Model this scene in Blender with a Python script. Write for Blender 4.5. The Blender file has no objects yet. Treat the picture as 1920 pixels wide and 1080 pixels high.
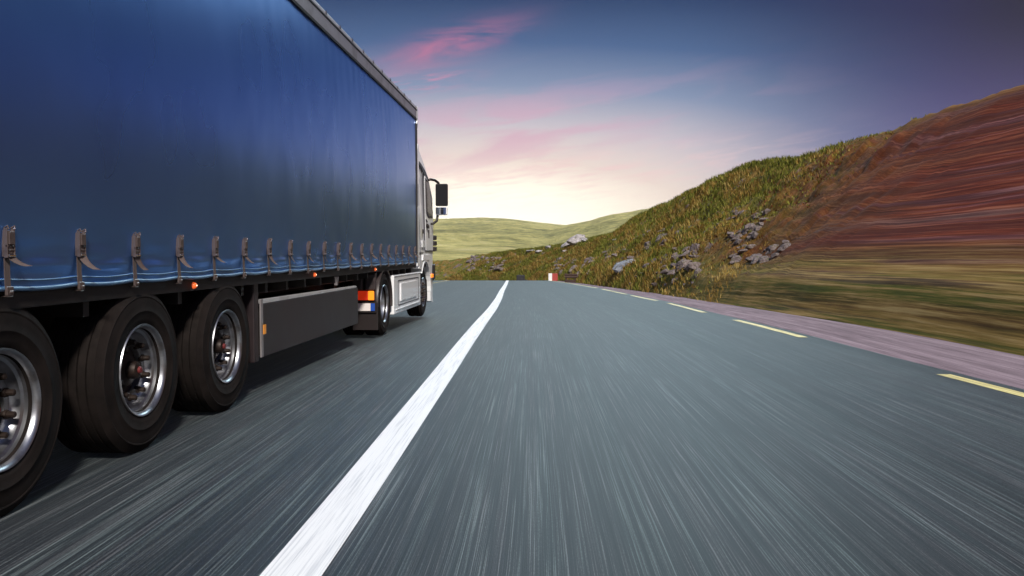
import bpy, bmesh, math, random
import numpy as np
from mathutils import Vector, Matrix, noise
from math import radians as R, sin, cos, pi, tan, atan2, sqrt, exp

random.seed(7); np.random.seed(7)
scene = bpy.context.scene
COL = scene.collection

# ---------------------------------------------------------------- camera
cd = bpy.data.cameras.new("camera"); cam = bpy.data.objects.new("camera", cd); COL.objects.link(cam)
cam.location = (0, 0, 1.3); cam.rotation_euler = (R(90 - 2.42), 0, R(3.05))
cd.sensor_width = 36; cd.lens = 28.875; cd.clip_start = .05; cd.clip_end = 9000
scene.camera = cam

# ---------------------------------------------------------------- light
SUN_AZ, SUN_EL = R(159), R(40)          # azimuth measured from +Y towards +X
sd = bpy.data.lights.new("sun", 'SUN'); sd.energy = 3.2; sd.angle = R(6); sd.color = (1, .93, .84)
sun = bpy.data.objects.new("sun", sd); COL.objects.link(sun)
dirv = Vector((sin(SUN_AZ)*cos(SUN_EL), cos(SUN_AZ)*cos(SUN_EL), sin(SUN_EL)))
sun.rotation_euler = (-dirv).to_track_quat('-Z', 'Y').to_euler()
vs = scene.view_settings; scene.display_settings.display_device = 'sRGB'
vs.view_transform = 'Standard'; vs.look = 'None'; vs.exposure = 0.55; vs.gamma = 1; vs.use_curve_mapping = False

# ---------------------------------------------------------------- node helper
def srgb(r, g, b):
    f = lambda c: (c/255/12.92) if c/255 <= .04045 else ((c/255+.055)/1.055)**2.4
    return (f(r), f(g), f(b), 1)
class NT:
    def __init__(s, tree): s.t = tree; s.n = tree.nodes; s.l = tree.links
    def put(s, sock, v):
        if v is None: return
        if hasattr(v, 'is_output') or isinstance(v, bpy.types.NodeSocket): s.l.new(v, sock)
        else:
            try: sock.default_value = v
            except Exception: sock.default_value = (v, v, v)
    def math(s, op, a, b=None, c=None, clamp=False):
        n = s.n.new('ShaderNodeMath'); n.operation = op; n.use_clamp = clamp
        for i, v in enumerate((a, b, c)):
            if v is not None: s.put(n.inputs[i], v)
        return n.outputs[0]
    def vec(s, op, a, b=None):
        n = s.n.new('ShaderNodeVectorMath'); n.operation = op; s.put(n.inputs[0], a)
        if b is not None: s.put(n.inputs[1], b)
        return n.outputs[0]
    def mix(s, f, a, b, typ='MIX'):
        n = s.n.new('ShaderNodeMix'); n.data_type = 'RGBA'; n.blend_type = typ
        s.put(n.inputs[0], f); s.put(n.inputs[6], a); s.put(n.inputs[7], b); return n.outputs[2]
    def ramp(s, f, pts, interp='LINEAR'):
        n = s.n.new('ShaderNodeValToRGB'); e = n.color_ramp.elements; n.color_ramp.interpolation = interp
        while len(e) < len(pts): e.new(.5)
        for i, (p, c) in enumerate(pts):
            e[i].position = p; e[i].color = c if hasattr(c, '__len__') else (c, c, c, 1)
        s.put(n.inputs[0], f); return n.outputs[0]
    def noise(s, v, scale, detail=4, rough=.55, dist=0, out=0):
        n = s.n.new('ShaderNodeTexNoise'); s.put(n.inputs['Vector'], v); n.inputs['Scale'].default_value = scale
        n.inputs['Detail'].default_value = detail; n.inputs['Roughness'].default_value = rough; n.inputs['Distortion'].default_value = dist
        return n.outputs[out]
    def vor(s, v, scale, feature='F1', out=0):
        n = s.n.new('ShaderNodeTexVoronoi'); n.feature = feature; s.put(n.inputs['Vector'], v); n.inputs['Scale'].default_value = scale
        return n.outputs[out]
    def sep(s, v): n = s.n.new('ShaderNodeSeparateXYZ'); s.put(n.inputs[0], v); return n.outputs
    def comb(s, x, y, z):
        n = s.n.new('ShaderNodeCombineXYZ'); s.put(n.inputs[0], x); s.put(n.inputs[1], y); s.put(n.inputs[2], z); return n.outputs[0]
    def sm(s, x, a, b):
        n = s.n.new('ShaderNodeMapRange'); n.interpolation_type = 'SMOOTHSTEP'
        s.put(n.inputs[0], x); n.inputs[1].default_value = a; n.inputs[2].default_value = b; return n.outputs[0]
    def scale(s, v, x, y, z): return s.vec('MULTIPLY', v, (x, y, z))
    def bump(s, h, strength=.3, dist=.02):
        n = s.n.new('ShaderNodeBump'); s.put(n.inputs['Strength'], strength); n.inputs['Distance'].default_value = dist
        s.put(n.inputs['Height'], h); return n.outputs[0]

def material(name, base=(.5, .5, .5), rough=.5, metal=0, spec=.5, build=None, **kw):
    m = bpy.data.materials.new(name); m.use_nodes = True; nt = NT(m.node_tree)
    p = nt.n['Principled BSDF']
    p.inputs['Base Color'].default_value = (*base[:3], 1); p.inputs['Roughness'].default_value = rough
    p.inputs['Metallic'].default_value = metal; p.inputs['Specular IOR Level'].default_value = spec
    for k, v in kw.items(): p.inputs[k.replace('_', ' ')].default_value = v
    if build: build(nt, p)
    return m

# ---------------------------------------------------------------- world: evening sky
w = bpy.data.worlds.new("World"); scene.world = w; w.use_nodes = True; W = NT(w.node_tree)
for n in list(W.n): W.n.remove(n)
tc = W.n.new('ShaderNodeTexCoord').outputs['Generated']
x, y, z = W.sep(W.vec('NORMALIZE', tc))
az = W.math('MULTIPLY', W.math('ARCTAN2', x, y), 180/pi)        # degrees, + = right
el = W.math('MULTIPLY', W.math('ARCSINE', z), 180/pi)
ela = W.math('ABSOLUTE', el)
a3 = W.math('DIVIDE', W.math('SUBTRACT', az, -5.0), 3.1)
e1 = W.math('MAXIMUM', W.math('SUBTRACT', el, 1.5), 0.0)
tt = W.math('DIVIDE', W.math('SQRT', W.math('ADD', W.math('MULTIPLY', a3, a3), W.math('MULTIPLY', e1, e1))), 20.0)
glow = W.ramp(tt, [(0.0, (1.6, 1.52, 1.25, 1)), (.14, (1.35, 1.22, 1.0, 1)), (.25, srgb(246, 226, 214)), (.37, srgb(206, 196, 204)),
                   (.50, srgb(134, 148, 178)), (.64, srgb(72, 98, 142)), (.79, srgb(30, 54, 98)), (.92, srgb(20, 38, 82)), (1.0, srgb(16, 30, 74))])
purple = W.mix(W.sm(el, 2, 15), srgb(98, 74, 140), W.mix(W.sm(az, 22, 31), srgb(34, 10, 62), srgb(30, 0, 12)))
right = W.math('MULTIPLY', W.sm(az, 7, 28), W.math('SUBTRACT', 1.0, W.sm(az, 60, 110)))
col = W.mix(W.math('MULTIPLY', right, .9), glow, purple)
# brighter, bluer dome overhead and behind the camera
up = W.mix(W.sm(el, 20, 60), srgb(84, 104, 156), srgb(104, 124, 168))
up = W.mix(W.math('MULTIPLY', W.sm(az, 12, 28), W.math('SUBTRACT', 1.0, W.sm(az, 70, 120))), up, srgb(40, 34, 70))
col = W.mix(W.sm(el, 19, 42), col, up)
# bright sky patch added above the frame to feed curtain sheen and road gloss
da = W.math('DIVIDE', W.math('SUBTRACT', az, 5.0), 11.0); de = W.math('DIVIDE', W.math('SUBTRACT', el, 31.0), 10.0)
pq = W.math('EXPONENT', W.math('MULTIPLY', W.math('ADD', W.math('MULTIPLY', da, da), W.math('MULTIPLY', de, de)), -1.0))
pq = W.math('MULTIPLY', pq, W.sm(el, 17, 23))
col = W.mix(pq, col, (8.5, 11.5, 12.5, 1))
back = W.ramp(W.math('DIVIDE', ela, 60.0), [(0, srgb(128, 124, 140)), (.4, srgb(92, 106, 144)), (1, srgb(84, 100, 144))])
bk = W.sm(W.math('ABSOLUTE', W.math('ADD', az, 0.0)), 72, 135)
col = W.mix(bk, col, back)
# pink cloud streaks
cx = W.comb(W.math('MULTIPLY', az, .10), W.math('ADD', W.math('MULTIPLY', el, .55), W.math('MULTIPLY', az, -.07)), 3.7)
n1 = W.noise(cx, 1.1, 6, .58, .6)
n2 = W.noise(W.scale(cx, 1.6, 2.2, 1), 2.3, 5, .6, .3)
def blob(a0, e0, sa, se, tilt=0):
    da = W.math('SUBTRACT', az, a0); de = W.math('SUBTRACT', W.math('SUBTRACT', el, e0), W.math('MULTIPLY', da, tilt))
    q = W.math('ADD', W.math('POWER', W.math('DIVIDE', da, sa), 2.0), W.math('POWER', W.math('DIVIDE', de, se), 2.0))
    return W.math('EXPONENT', W.math('MULTIPLY', q, -1.0))
cA = W.math('MULTIPLY', blob(-7.3, 14.0, 4.0, .95, .27), W.sm(n1, .36, .60))
cA2 = W.math('MULTIPLY', blob(-9.5, 11.6, 3.0, .6, .12), W.sm(n2, .42, .62))
cB = W.math('MULTIPLY', blob(-3, 8.4, 12.0, 2.5, .10), W.sm(n1, .43, .64))
cC = W.math('MULTIPLY', blob(0, 5.5, 15.0, 1.6, .05), W.sm(n2, .45, .66))
col = W.mix(W.math('MULTIPLY', cA, .85), col, srgb(205, 118, 152))
col = W.mix(W.math('MULTIPLY', cA2, .7), col, srgb(222, 140, 170))
col = W.mix(W.math('MULTIPLY', cB, .62), col, srgb(222, 165, 190))
col = W.mix(W.math('MULTIPLY', cC, .5), col, srgb(250, 205, 205))
grnd = W.mix(W.sm(el, -3, 0), (.05, .055, .05, 1), col)
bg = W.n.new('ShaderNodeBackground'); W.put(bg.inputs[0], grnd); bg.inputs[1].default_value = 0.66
skt = W.n.new('ShaderNodeTexSky'); skt.sky_type = 'NISHITA'; skt.sun_disc = False; skt.sun_elevation = SUN_EL; skt.sun_rotation = SUN_AZ
bg2 = W.n.new('ShaderNodeBackground'); W.put(bg2.inputs[0], skt.outputs[0]); bg2.inputs[1].default_value = 0.004
ad = W.n.new('ShaderNodeAddShader'); W.l.new(bg.outputs[0], ad.inputs[0]); W.l.new(bg2.outputs[0], ad.inputs[1])
wo = W.n.new('ShaderNodeOutputWorld'); W.l.new(ad.outputs[0], wo.inputs[0])

# ---------------------------------------------------------------- object helpers
def tag(o, label=None, cat=None, group=None, kind=None):
    if label: o['label'] = label
    if cat: o['category'] = cat
    if group: o['group'] = group
    if kind: o['kind'] = kind
    return o
def empty(name, loc, label, cat, group=None):
    o = bpy.data.objects.new(name, None); COL.objects.link(o); o.location = loc; o.empty_display_size = .2
    return tag(o, label, cat, group)
def link(name, me, mat, parent=None, loc=None, smooth=False):
    """mesh data is in world coordinates unless loc is given (then it is local to loc)"""
    if mat is not None and not me.materials: me.materials.append(mat)
    if smooth: me.polygons.foreach_set('use_smooth', [True]*len(me.polygons))
    o = bpy.data.objects.new(name, me); COL.objects.link(o)
    if loc is not None: o.location = loc
    if parent is not None:
        o.parent = parent
        wl = Vector((0, 0, 0)); p = parent
        while p is not None: wl += p.location; p = p.parent
        if loc is None:
            me.transform(Matrix.Translation(-wl))
        else: o.location = Vector(loc) - wl
    return o
def finish(name, bm, mat, parent=None, loc=None, smooth=False, bevel=0, seg=2, auto=None):
    bmesh.ops.recalc_face_normals(bm, faces=bm.faces)
    if bevel:
        ed = [e for e in bm.edges if len(e.link_faces) == 2 and e.calc_face_angle(0) > .5]
        bmesh.ops.bevel(bm, geom=ed, offset=bevel, segments=seg, affect='EDGES', profile=.6, clamp_overlap=True)
    me = bpy.data.meshes.new(name); bm.to_mesh(me); bm.free()
    o = link(name, me, mat, parent, loc, smooth or bool(auto))
    if auto: me.set_sharp_from_angle(angle=R(auto))
    return o
def box(bm, x0, x1, y0, y1, z0, z1, rot=None):
    vs_ = [bm.verts.new((a, b, c)) for a in (x0, x1) for b in (y0, y1) for c in (z0, z1)]
    for f in ((0, 1, 3, 2), (4, 6, 7, 5), (0, 4, 5, 1), (2, 3, 7, 6), (0, 2, 6, 4), (1, 5, 7, 3)):
        bm.faces.new([vs_[i] for i in f])
    if rot: 
        c = Vector(((x0+x1)/2, (y0+y1)/2, (z0+z1)/2))
        bmesh.ops.rotate(bm, verts=vs_, cent=c, matrix=rot)
    return vs_
def prism(bm, pts, x0, x1):
    """polygon of (y,z) extruded along x"""
    a = [bm.verts.new((x0, p, q)) for p, q in pts]; b = [bm.verts.new((x1, p, q)) for p, q in pts]
    bm.faces.new(a); bm.faces.new(b[::-1])
    n = len(pts)
    for i in range(n): bm.faces.new((a[i], a[(i+1) % n], b[(i+1) % n], b[i]))
def lathe(bm, prof, c, seg=48, closed=False):
    """profile of (radius, x) spun round the x axis through c"""
    rings = []
    for r, px in prof:
        if r < 1e-5: rings.append([bm.verts.new((c[0]+px, c[1], c[2]))])
        else: rings.append([bm.verts.new((c[0]+px, c[1]+r*cos(2*pi*i/seg), c[2]+r*sin(2*pi*i/seg))) for i in range(seg)])
    pr = list(zip(rings, rings[1:]))
    if closed: pr.append((rings[-1], rings[0]))
    for A, B_ in pr:
        for i in range(seg):
            j = (i+1) % seg
            if len(A) == 1 and len(B_) == 1: continue
            if len(A) == 1: bm.faces.new((A[0], B_[i], B_[j]))
            elif len(B_) == 1: bm.faces.new((A[i], A[j], B_[0]))
            else: bm.faces.new((A[i], A[j], B_[j], B_[i]))
def tube(bm, pts, r, seg=8, cap=True):
    pts = [Vector(p) for p in pts]; rings = []; up_ = Vector((0, 0, 1))
    rr = r if hasattr(r, '__len__') else [r]*len(pts)
    for i, p in enumerate(pts):
        t = (pts[min(i+1, len(pts)-1)] - pts[max(i-1, 0)]).normalized()
        s_ = t.cross(up_); s_ = s_.normalized() if s_.length > .05 else t.cross(Vector((1, 0, 0))).normalized()
        v_ = s_.cross(t).normalized()
        rings.append([bm.verts.new(p + rr[i]*(s_*cos(2*pi*k/seg) + v_*sin(2*pi*k/seg))) for k in range(seg)])
    for A, B_ in zip(rings, rings[1:]):
        for i in range(seg): j = (i+1) % seg; bm.faces.new((A[i], A[j], B_[j], B_[i]))
    if cap: bm.faces.new(rings[0][::-1]); bm.faces.new(rings[-1])
def grid_mesh(name, P, uv=None):
    """P: (n,m,3) array"""
    n, m = P.shape[:2]; me = bpy.data.meshes.new(name)
    idx = np.arange(n*m).reshape(n, m)
    q = np.stack([idx[:-1, :-1], idx[:-1, 1:], idx[1:, 1:], idx[1:, :-1]], -1).reshape(-1, 4)
    me.vertices.add(n*m); me.vertices.foreach_set('co', P.reshape(-1).astype(np.float32))
    me.loops.add(q.size); me.loops.foreach_set('vertex_index', q.reshape(-1).astype(np.int32))
    me.polygons.add(len(q)); me.polygons.foreach_set('loop_start', np.arange(0, q.size, 4, dtype=np.int32))
    me.update(calc_edges=True)
    if uv is not None:
        ul = me.uv_layers.new(name='UVMap'); ul.data.foreach_set('uv', uv.reshape(-1, 2)[q.reshape(-1)].reshape(-1).astype(np.float32))
    me.polygons.foreach_set('use_smooth', [True]*len(q)); me.validate(); return me
def dup(o, loc=None, parent=None):
    c = o.copy(); COL.objects.link(c)
    if parent is not None: c.parent = parent
    if loc is not None: c.location = loc
    for ch in list(o.children): dup(ch, None, c)
    return c

# ---------------------------------------------------------------- lie of the land
def smooth_table(T, step=.5, w_=9):
    xs = np.arange(T[0][0], T[-1][0], step); v = np.interp(xs, [a for a, _ in T], [b for _, b in T])
    k = np.hanning(2*w_+3)[1:-1]; k /= k.sum(); vp = np.pad(v, w_, mode='reflect', reflect_type='odd')
    return xs, np.convolve(vp, k, 'valid')
tb = smooth_table([(-60, 7.2), (-30, 6.4), (0, 6.22), (10.9, 6.0), (19, 5.55), (29, 4.9), (40.5, 4.1), (60, 2.26), (75, .6), (85, -1.2), (100, -7), (120, -20), (150, -46), (200, -95)])
tw = smooth_table([(-60, -.9), (0, -1.03), (3.2, -1.055), (9, -1.22), (14, -1.38), (21, -1.64), (29, -2.02), (40, -2.62), (53.5, -3.3), (67, -4.0), (84, -4.9), (97, -8.5), (115, -20), (145, -46), (200, -100)], w_=4)
ty = smooth_table([(-60, 5.4), (0, 4.75), (7.8, 4.31), (10, 4.02), (13, 3.86), (19, 3.58), (26, 3.46), (31, 3.12), (45, 2.4), (65, .76), (80, -.9), (95, -6), (115, -17), (145, -43), (200, -97)], w_=5)
tr = smooth_table([(-60, 4.6), (-20, 5.0), (0, 5.3), (12, 5.6), (22.6, 5.76), (28, 5.66), (38.7, 5.72), (46.4, 6.02), (53.7, 5.76), (62.1, 5.27), (75.1, 4.68), (81.5, 3.45), (91, 2.75), (105.6, 1.75), (116.6, 1.05), (125, .1), (150, -.6), (200, -1.5)], w_=4)
I = lambda t, v: np.interp(v, t[0], t[1])
def Bx(v): return I(tb, v)
def Wx(v): return I(tw, v)
def Yx(v): return I(ty, v)
def Lx(v): return Wx(v) - 5.9
_gy = np.arange(-100, 400, .5)
_gs = np.where(_gy < 10, 0, np.where(_gy < 18, -.02*(_gy-10)/8, np.where(_gy < 76, -.02, np.where(_gy < 84, -.02-.025*(_gy-76)/8, np.where(_gy < 140, -.045, 0)))))
_gz = np.cumsum(_gs)*.5; _gz -= _gz[200]
def G(v): return np.interp(v, _gy, _gz)
def sstep(a, b, v): t = np.clip((v-a)/(b-a), 0, 1); return t*t*(3-2*t)
def fb(px, py, sc, octv=4, seed=0.0):
    return np.array([noise.fractal(Vector((a*sc+seed, b*sc-seed, seed*.7)), .9, 2.0, octv) for a, b in zip(px.ravel(), py.ravel())]).reshape(px.shape)
def bank_z(s, y_, rough=True):
    """height over the bank at distance s beyond the grass edge"""
    g = G(y_); Hr = I(tr, y_) - g; t = s/7.0
    base = np.where(t < 0, 0, np.where(t < 1, (.13*sstep(0, .1, t) + .87*(np.clip(t-.07, 0, 1)/.93)**1.12), 1.0))
    # round the shoulder
    rnd = np.where(t > .72, np.where(t < 1.3, 0, 0), 0)
    zz = base*Hr
    zz = np.where(t >= .8, zz - 0.0, zz)
    zz = np.where(t > 1, Hr - .10*(s-7.0)**1.0 - .0*s, zz)
    return g + zz

# ---------------------------------------------------------------- materials: ground
def asphalt(nt, p):
    uv = nt.n.new('ShaderNodeUVMap').outputs[0]
    a = nt.noise(nt.scale(uv, 66, .34, 1), 1, 3, .6); b = nt.noise(nt.scale(uv, 190, .8, 1), 1, 3, .65); c = nt.noise(nt.scale(uv, 8, .09, 1), 1, 4, .6)
    d = nt.noise(nt.scale(uv, 1.1, .05, 1), 1, 3, .5)
    fine = nt.noise(nt.scale(uv, 210, 40, 1), 1, 2, .6)
    s_ = nt.math('ADD', nt.math('ADD', nt.math('MULTIPLY', a, .34), nt.math('MULTIPLY', b, .42)), nt.math('ADD', nt.math('MULTIPLY', c, .10), nt.math('ADD', nt.math('MULTIPLY', d, .06), nt.math('MULTIPLY', fine, .10))))
    colr = nt.ramp(s_, [(.40, (.003, .003, .005, 1)), (.47, (.010, .011, .014, 1)), (.53, (.024, .026, .029, 1)), (.60, (.145, .16, .16, 1))])
    tint = nt.mix(nt.sm(c, .38, .64), (1.0, .90, .94, 1), (.90, 1.0, 1.0, 1)); colr = nt.mix(1.0, colr, tint, 'MULTIPLY')
    trk = nt.ramp(nt.math('PINGPONG', nt.math('ADD', nt.sep(uv)[0], .55), 1.0), [(0, .68), (.35, 1.0), (.7, 1.08), (1, .85)])
    colr = nt.mix(1.0, colr, trk, 'MULTIPLY')
    nt.put(p.inputs['Base Color'], colr)
    nt.put(p.inputs['Roughness'], nt.math('ADD', .44, nt.math('MULTIPLY', b, .2)))
    nt.put(p.inputs['Normal'], nt.bump(s_, .35, .01))
M = {}
M['asphalt'] = material('asphalt_mat', rough=.45, spec=.22, build=asphalt, Sheen_Weight=.45, Sheen_Roughness=.25, Sheen_Tint=(.72, .95, 1, 1))
def paint(c1, c2, wear):
    def f(nt, p):
        uv = nt.n.new('ShaderNodeUVMap').outputs[0]
        a = nt.noise(nt.scale(uv, 90, 1.2, 1), 1, 4, .65); b = nt.noise(nt.scale(uv, 14, .5, 1), 1, 4, .6)
        m_ = nt.math('ADD', nt.math('MULTIPLY', a, .6), nt.math('MULTIPLY', b, .4))
        nt.put(p.inputs['Base Color'], nt.ramp(m_, [(wear, c2), (wear+.1, c1)])); nt.put(p.inputs['Normal'], nt.bump(m_, .2, .005))
    return f
M['white_paint'] = material('white_road_paint', rough=.5, build=paint((.86, .86, .86, 1), (.62, .63, .65, 1), .40))
M['yellow_paint'] = material('yellow_road_paint', rough=.5, build=paint((.85, .74, .30, 1), (.45, .38, .16, 1), .44))
def shoulder_(nt, p):
    uv = nt.n.new('ShaderNodeUVMap').outputs[0]
    a = nt.noise(nt.scale(uv, 30, 1.0, 1), 1, 4, .65); b = nt.noise(nt.scale(uv, 5, .18, 1), 1, 4, .6); f_ = nt.noise(nt.scale(uv, 120, 25, 1), 1, 2, .6)
    s_ = nt.math('ADD', nt.math('MULTIPLY', a, .45), nt.math('ADD', nt.math('MULTIPLY', b, .4), nt.math('MULTIPLY', f_, .15)))
    nt.put(p.inputs['Base Color'], nt.ramp(s_, [(.38, (.09, .06, .07, 1)), (.5, (.215, .155, .18, 1)), (.62, (.34, .26, .29, 1))])); nt.put(p.inputs['Normal'], nt.bump(s_, .4, .01))
M['shoulder'] = material('worn_shoulder', rough=.85, spec=.25, build=shoulder_)
def bank_mat(nt, p):
    g_ = nt.n.new('ShaderNodeTexCoord').outputs['Object']; X, Y, Z = nt.sep(g_)
    uv = nt.n.new('ShaderNodeUVMap').outputs[0]; S, T, _ = nt.sep(uv)       # metres up the slope / along the road
    near = nt.math('SUBTRACT', 1.0, nt.sm(T, 20, 40))
    iso = nt.comb(S, T, 0.0); strat = nt.comb(nt.math('MULTIPLY', S, 2.4), nt.math('MULTIPLY', T, .032), 2.0)
    def nz(sc, det, ro, wgt=1.0):
        return nt.math('ADD', nt.math('MULTIPLY', nt.noise(iso, sc, det, ro), nt.math('SUBTRACT', 1.0, near)), nt.math('MULTIPLY', nt.noise(strat, sc, det, ro), near))
    big = nz(.3, 5, .6); mid = nz(1.4, 6, .65); fin = nz(7, 6, .7)
    grn = nt.ramp(fin, [(.3, (.035, .040, .008, 1)), (.5, (.115, .125, .020, 1)), (.7, (.24, .23, .05, 1))])
    och = nt.ramp(fin, [(.3, (.06, .030, .010, 1)), (.5, (.24, .145, .038, 1)), (.72, (.46, .33, .13, 1))])
    rst = nt.ramp(fin, [(.3, (.028, .001, .001, 1)), (.5, (.135, .012, .005, 1)), (.72, (.36, .10, .045, 1))])
    rok = nt.ramp(fin, [(.3, (.05, .038, .036, 1)), (.5, (.17, .135, .13, 1)), (.7, (.33, .28, .28, 1))])
    c = nt.mix(nt.sm(mid, .44, .58), grn, och)
    low = nt.math('SUBTRACT', 1.0, nt.sm(S, .6, 2.4)); top = nt.sm(S, 6.2, 8.2)
    c = nt.mix(nt.math('MULTIPLY', nt.math('MAXIMUM', low, top), nt.math('SUBTRACT', .65, nt.math('MULTIPLY', near, .6))), c, grn)
    rustf = nt.math('MULTIPLY', nt.math('SUBTRACT', 1.0, nt.sm(nt.math('ADD', T, nt.math('MULTIPLY', nt.math('SUBTRACT', big, .5), 20.0)), 20, 44)), nt.math('SUBTRACT', 1.0, nt.sm(nt.math('ADD', S, nt.math('MULTIPLY', mid, 1.5)), 7.0, 8.6)))
    c = nt.mix(nt.math('MULTIPLY', nt.math('MULTIPLY', rustf, nt.sm(S, .5, 2.2)), .95), c, rst)
    pur = nt.ramp(fin, [(.3, (.05, .012, .018, 1)), (.5, (.15, .06, .075, 1)), (.7, (.36, .22, .25, 1))])
    c = nt.mix(nt.math('MULTIPLY', nt.math('MULTIPLY', near, nt.sm(nz(2.1, 3, .5), .52, .62)), .45), c, pur)
    c = nt.mix(nt.math('MULTIPLY', nt.math('MULTIPLY', near, nt.sm(nz(1.7, 3, .5), .53, .46)), .45), c, (.035, .006, .005, 1))
    rf = nt.math('MULTIPLY', nt.sm(nt.math('SUBTRACT', nz(.8, 6, .6), nt.math('MULTIPLY', near, .04)), .56, .63), nt.math('SUBTRACT', 1.0, nt.sm(S, 5.5, 7)))
    c = nt.mix(nt.math('MULTIPLY', nt.math('MULTIPLY', near, nt.math('SUBTRACT', 1.0, nt.sm(S, .5, 1.9))), nt.sm(fin, .42, .60)), c, och)
    rf = nt.math('MULTIPLY', rf, nt.math('SUBTRACT', 1.0, nt.math('MULTIPLY', nt.math('MULTIPLY', near, .9), nt.math('SUBTRACT', 1.0, nt.sm(S, 2, 4)))))
    c = nt.mix(rf, c, rok)
    nt.put(p.inputs['Base Color'], c)
    nt.put(p.inputs['Normal'], nt.bump(nt.math('ADD', nt.math('MULTIPLY', fin, .5), mid), nt.math('SUBTRACT', .9, nt.math('MULTIPLY', near, .65)), .12))
M['bank'] = material('hillside_soil_and_turf', rough=.95, spec=.1, build=bank_mat)
def turf(nt, p):
    g_ = nt.n.new('ShaderNodeTexCoord').outputs['Object']
    a = nt.noise(g_, .6, 6, .65); b = nt.noise(g_, 6, 5, .7); m_ = nt.math('ADD', nt.math('MULTIPLY', a, .6), nt.math('MULTIPLY', b, .4))
    nt.put(p.inputs['Base Color'], nt.ramp(m_, [(.36, (.03, .022, .01, 1)), (.48, (.075, .062, .018, 1)), (.6, (.12, .12, .035, 1))])); nt.put(p.inputs['Normal'], nt.bump(m_, .8, .1))
M['turf'] = material('verge_turf', rough=.95, spec=.1, build=turf)
def hillmat(nt, p):
    g_ = nt.n.new('ShaderNodeTexCoord').outputs['Object']
    st = nt.scale(g_, 1, .8, 2.0)
    a = nt.noise(st, .004, 6, .62, .8); b = nt.noise(st, .022, 8, .72, .5); c_ = nt.noise(g_, .12, 6, .7)
    m_ = nt.math('ADD', nt.math('MULTIPLY', a, .34), nt.math('ADD', nt.math('MULTIPLY', b, .38), nt.math('MULTIPLY', c_, .28)))
    c = nt.ramp(m_, [(.38, (.13, .15, .07, 1)), (.46, (.40, .38, .15, 1)), (.52, (.66, .60, .23, 1)), (.6, (.78, .70, .38, 1))])
    gully = nt.math('MULTIPLY', nt.sm(nt.vor(nt.vec('ADD', nt.scale(g_, .006, .0022, .0), nt.comb(nt.math('MULTIPLY', a, 1.2), 0.0, 0.0)), 1.0, 'DISTANCE_TO_EDGE'), .05, .0), nt.sm(b, .45, .62))
    c = nt.mix(nt.math('MULTIPLY', gully, .5), c, (.12, .11, .06, 1))
    nt.put(p.inputs['Base Color'], c); nt.put(p.inputs['Normal'], nt.bump(nt.math('ADD', b, nt.math('MULTIPLY', c_, .4)), 1.0, 16))
M['hills'] = material('far_hill_grass', rough=1, spec=.05, build=hillmat)
def rockmat(c1, c2, c3):
    def f(nt, p):
        g_ = nt.n.new('ShaderNodeTexCoord').outputs['Object']; oi = nt.n.new('ShaderNodeObjectInfo').outputs['Random']
        v = nt.vec('ADD', g_, nt.comb(nt.math('MULTIPLY', oi, 40.0), 0.0, 0.0))
        a = nt.noise(v, 3, 6, .68, .5); b = nt.noise(v, 17, 5, .7); m_ = nt.math('ADD', nt.math('MULTIPLY', a, .65), nt.math('MULTIPLY', b, .35))
        c = nt.ramp(m_, [(.36, c1), (.5, c2), (.62, c3)])
        c = nt.mix(nt.math('MULTIPLY', nt.sm(nt.noise(v, 5, 3, .5), .56, .66), .7), c, (.09, .10, .03, 1))
        nt.put(p.inputs['Base Color'], c); nt.put(p.inputs['Normal'], nt.bump(m_, .9, .08))
    return f
M['rock'] = material('brown_rock', rough=.9, spec=.2, build=rockmat((.05, .036, .034, 1), (.17, .135, .13, 1), (.32, .27, .27, 1)))
M['pale_rock'] = material('pale_rock', rough=.85, spec=.25, build=rockmat((.16, .14, .15, 1), (.40, .37, .38, 1), (.62, .58, .58, 1)))
M['grey_rock'] = material('grey_rock', rough=.8, spec=.3, build=rockmat((.09, .095, .11, 1), (.22, .235, .27, 1), (.36, .38, .42, 1)))

# ---------------------------------------------------------------- road and markings
ys = np.concatenate([np.arange(-45, 30, .5), np.arange(30, 150, 1.0)])
def ribbon(name, left, right, zoff, mat, n=2, yy=ys, kind='structure'):
    tt_ = np.linspace(0, 1, n); L_, R_ = left(yy), right(yy)
    Xs = L_[:, None] + (R_-L_)[:, None]*tt_[None, :]; Ys = np.repeat(yy[:, None], n, 1)
    P = np.stack([Xs, Ys, G(Ys)+zoff], -1)
    ref = Wx(yy)[:, None]; UV = np.stack([(Xs-ref)*np.ones_like(Xs), Ys], -1)
    me = grid_mesh(name, P, UV); o = link(name, me, mat); tag(o, kind=kind); return o
ribbon('road', lambda v: Lx(v)-1.6, lambda v: Yx(v)+.22, 0, M['asphalt'], 9)
# the pavement-like hard shoulder lies a little lower than the carriageway
sh = ribbon('shoulder', lambda v: Yx(v)+.20, lambda v: Bx(v)+.35, -.02, M['shoulder'], 5)
ribbon('centre_line', lambda v: Wx(v)-.125, lambda v: Wx(v)+.125, .004, M['white_paint'], 2, ys[(ys > -20) & (ys < 145)])
dashes = [(-6, -3.5), (-1.5, 1), (4, 9.45), (13.0, 17.0), (19.9, 25.6), (27.5, 33), (34.5, 44), (46, 140)]
V = []; Fc = []; UVs = []
for a, b in dashes:
    yy = np.arange(a, b+.01, .5)
    for i, v in enumerate(yy):
        taper = .075 + .0*v
        for sx in (-1, 1):
            V.append((float(Yx(v))+sx*taper, v, float(G(v))+.004)); UVs.append((sx*.075, v))
        if i: k = len(V); Fc.append((k-4, k-3, k-1, k-2))
me = bpy.data.meshes.new('edge_line'); me.from_pydata(V, [], Fc); ul = me.uv_layers.new(name='UVMap')
for l in me.loops: ul.data[l.index].uv = UVs[l.vertex_index]
tag(link('edge_line', me, M['yellow_paint']), kind='structure')
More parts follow.
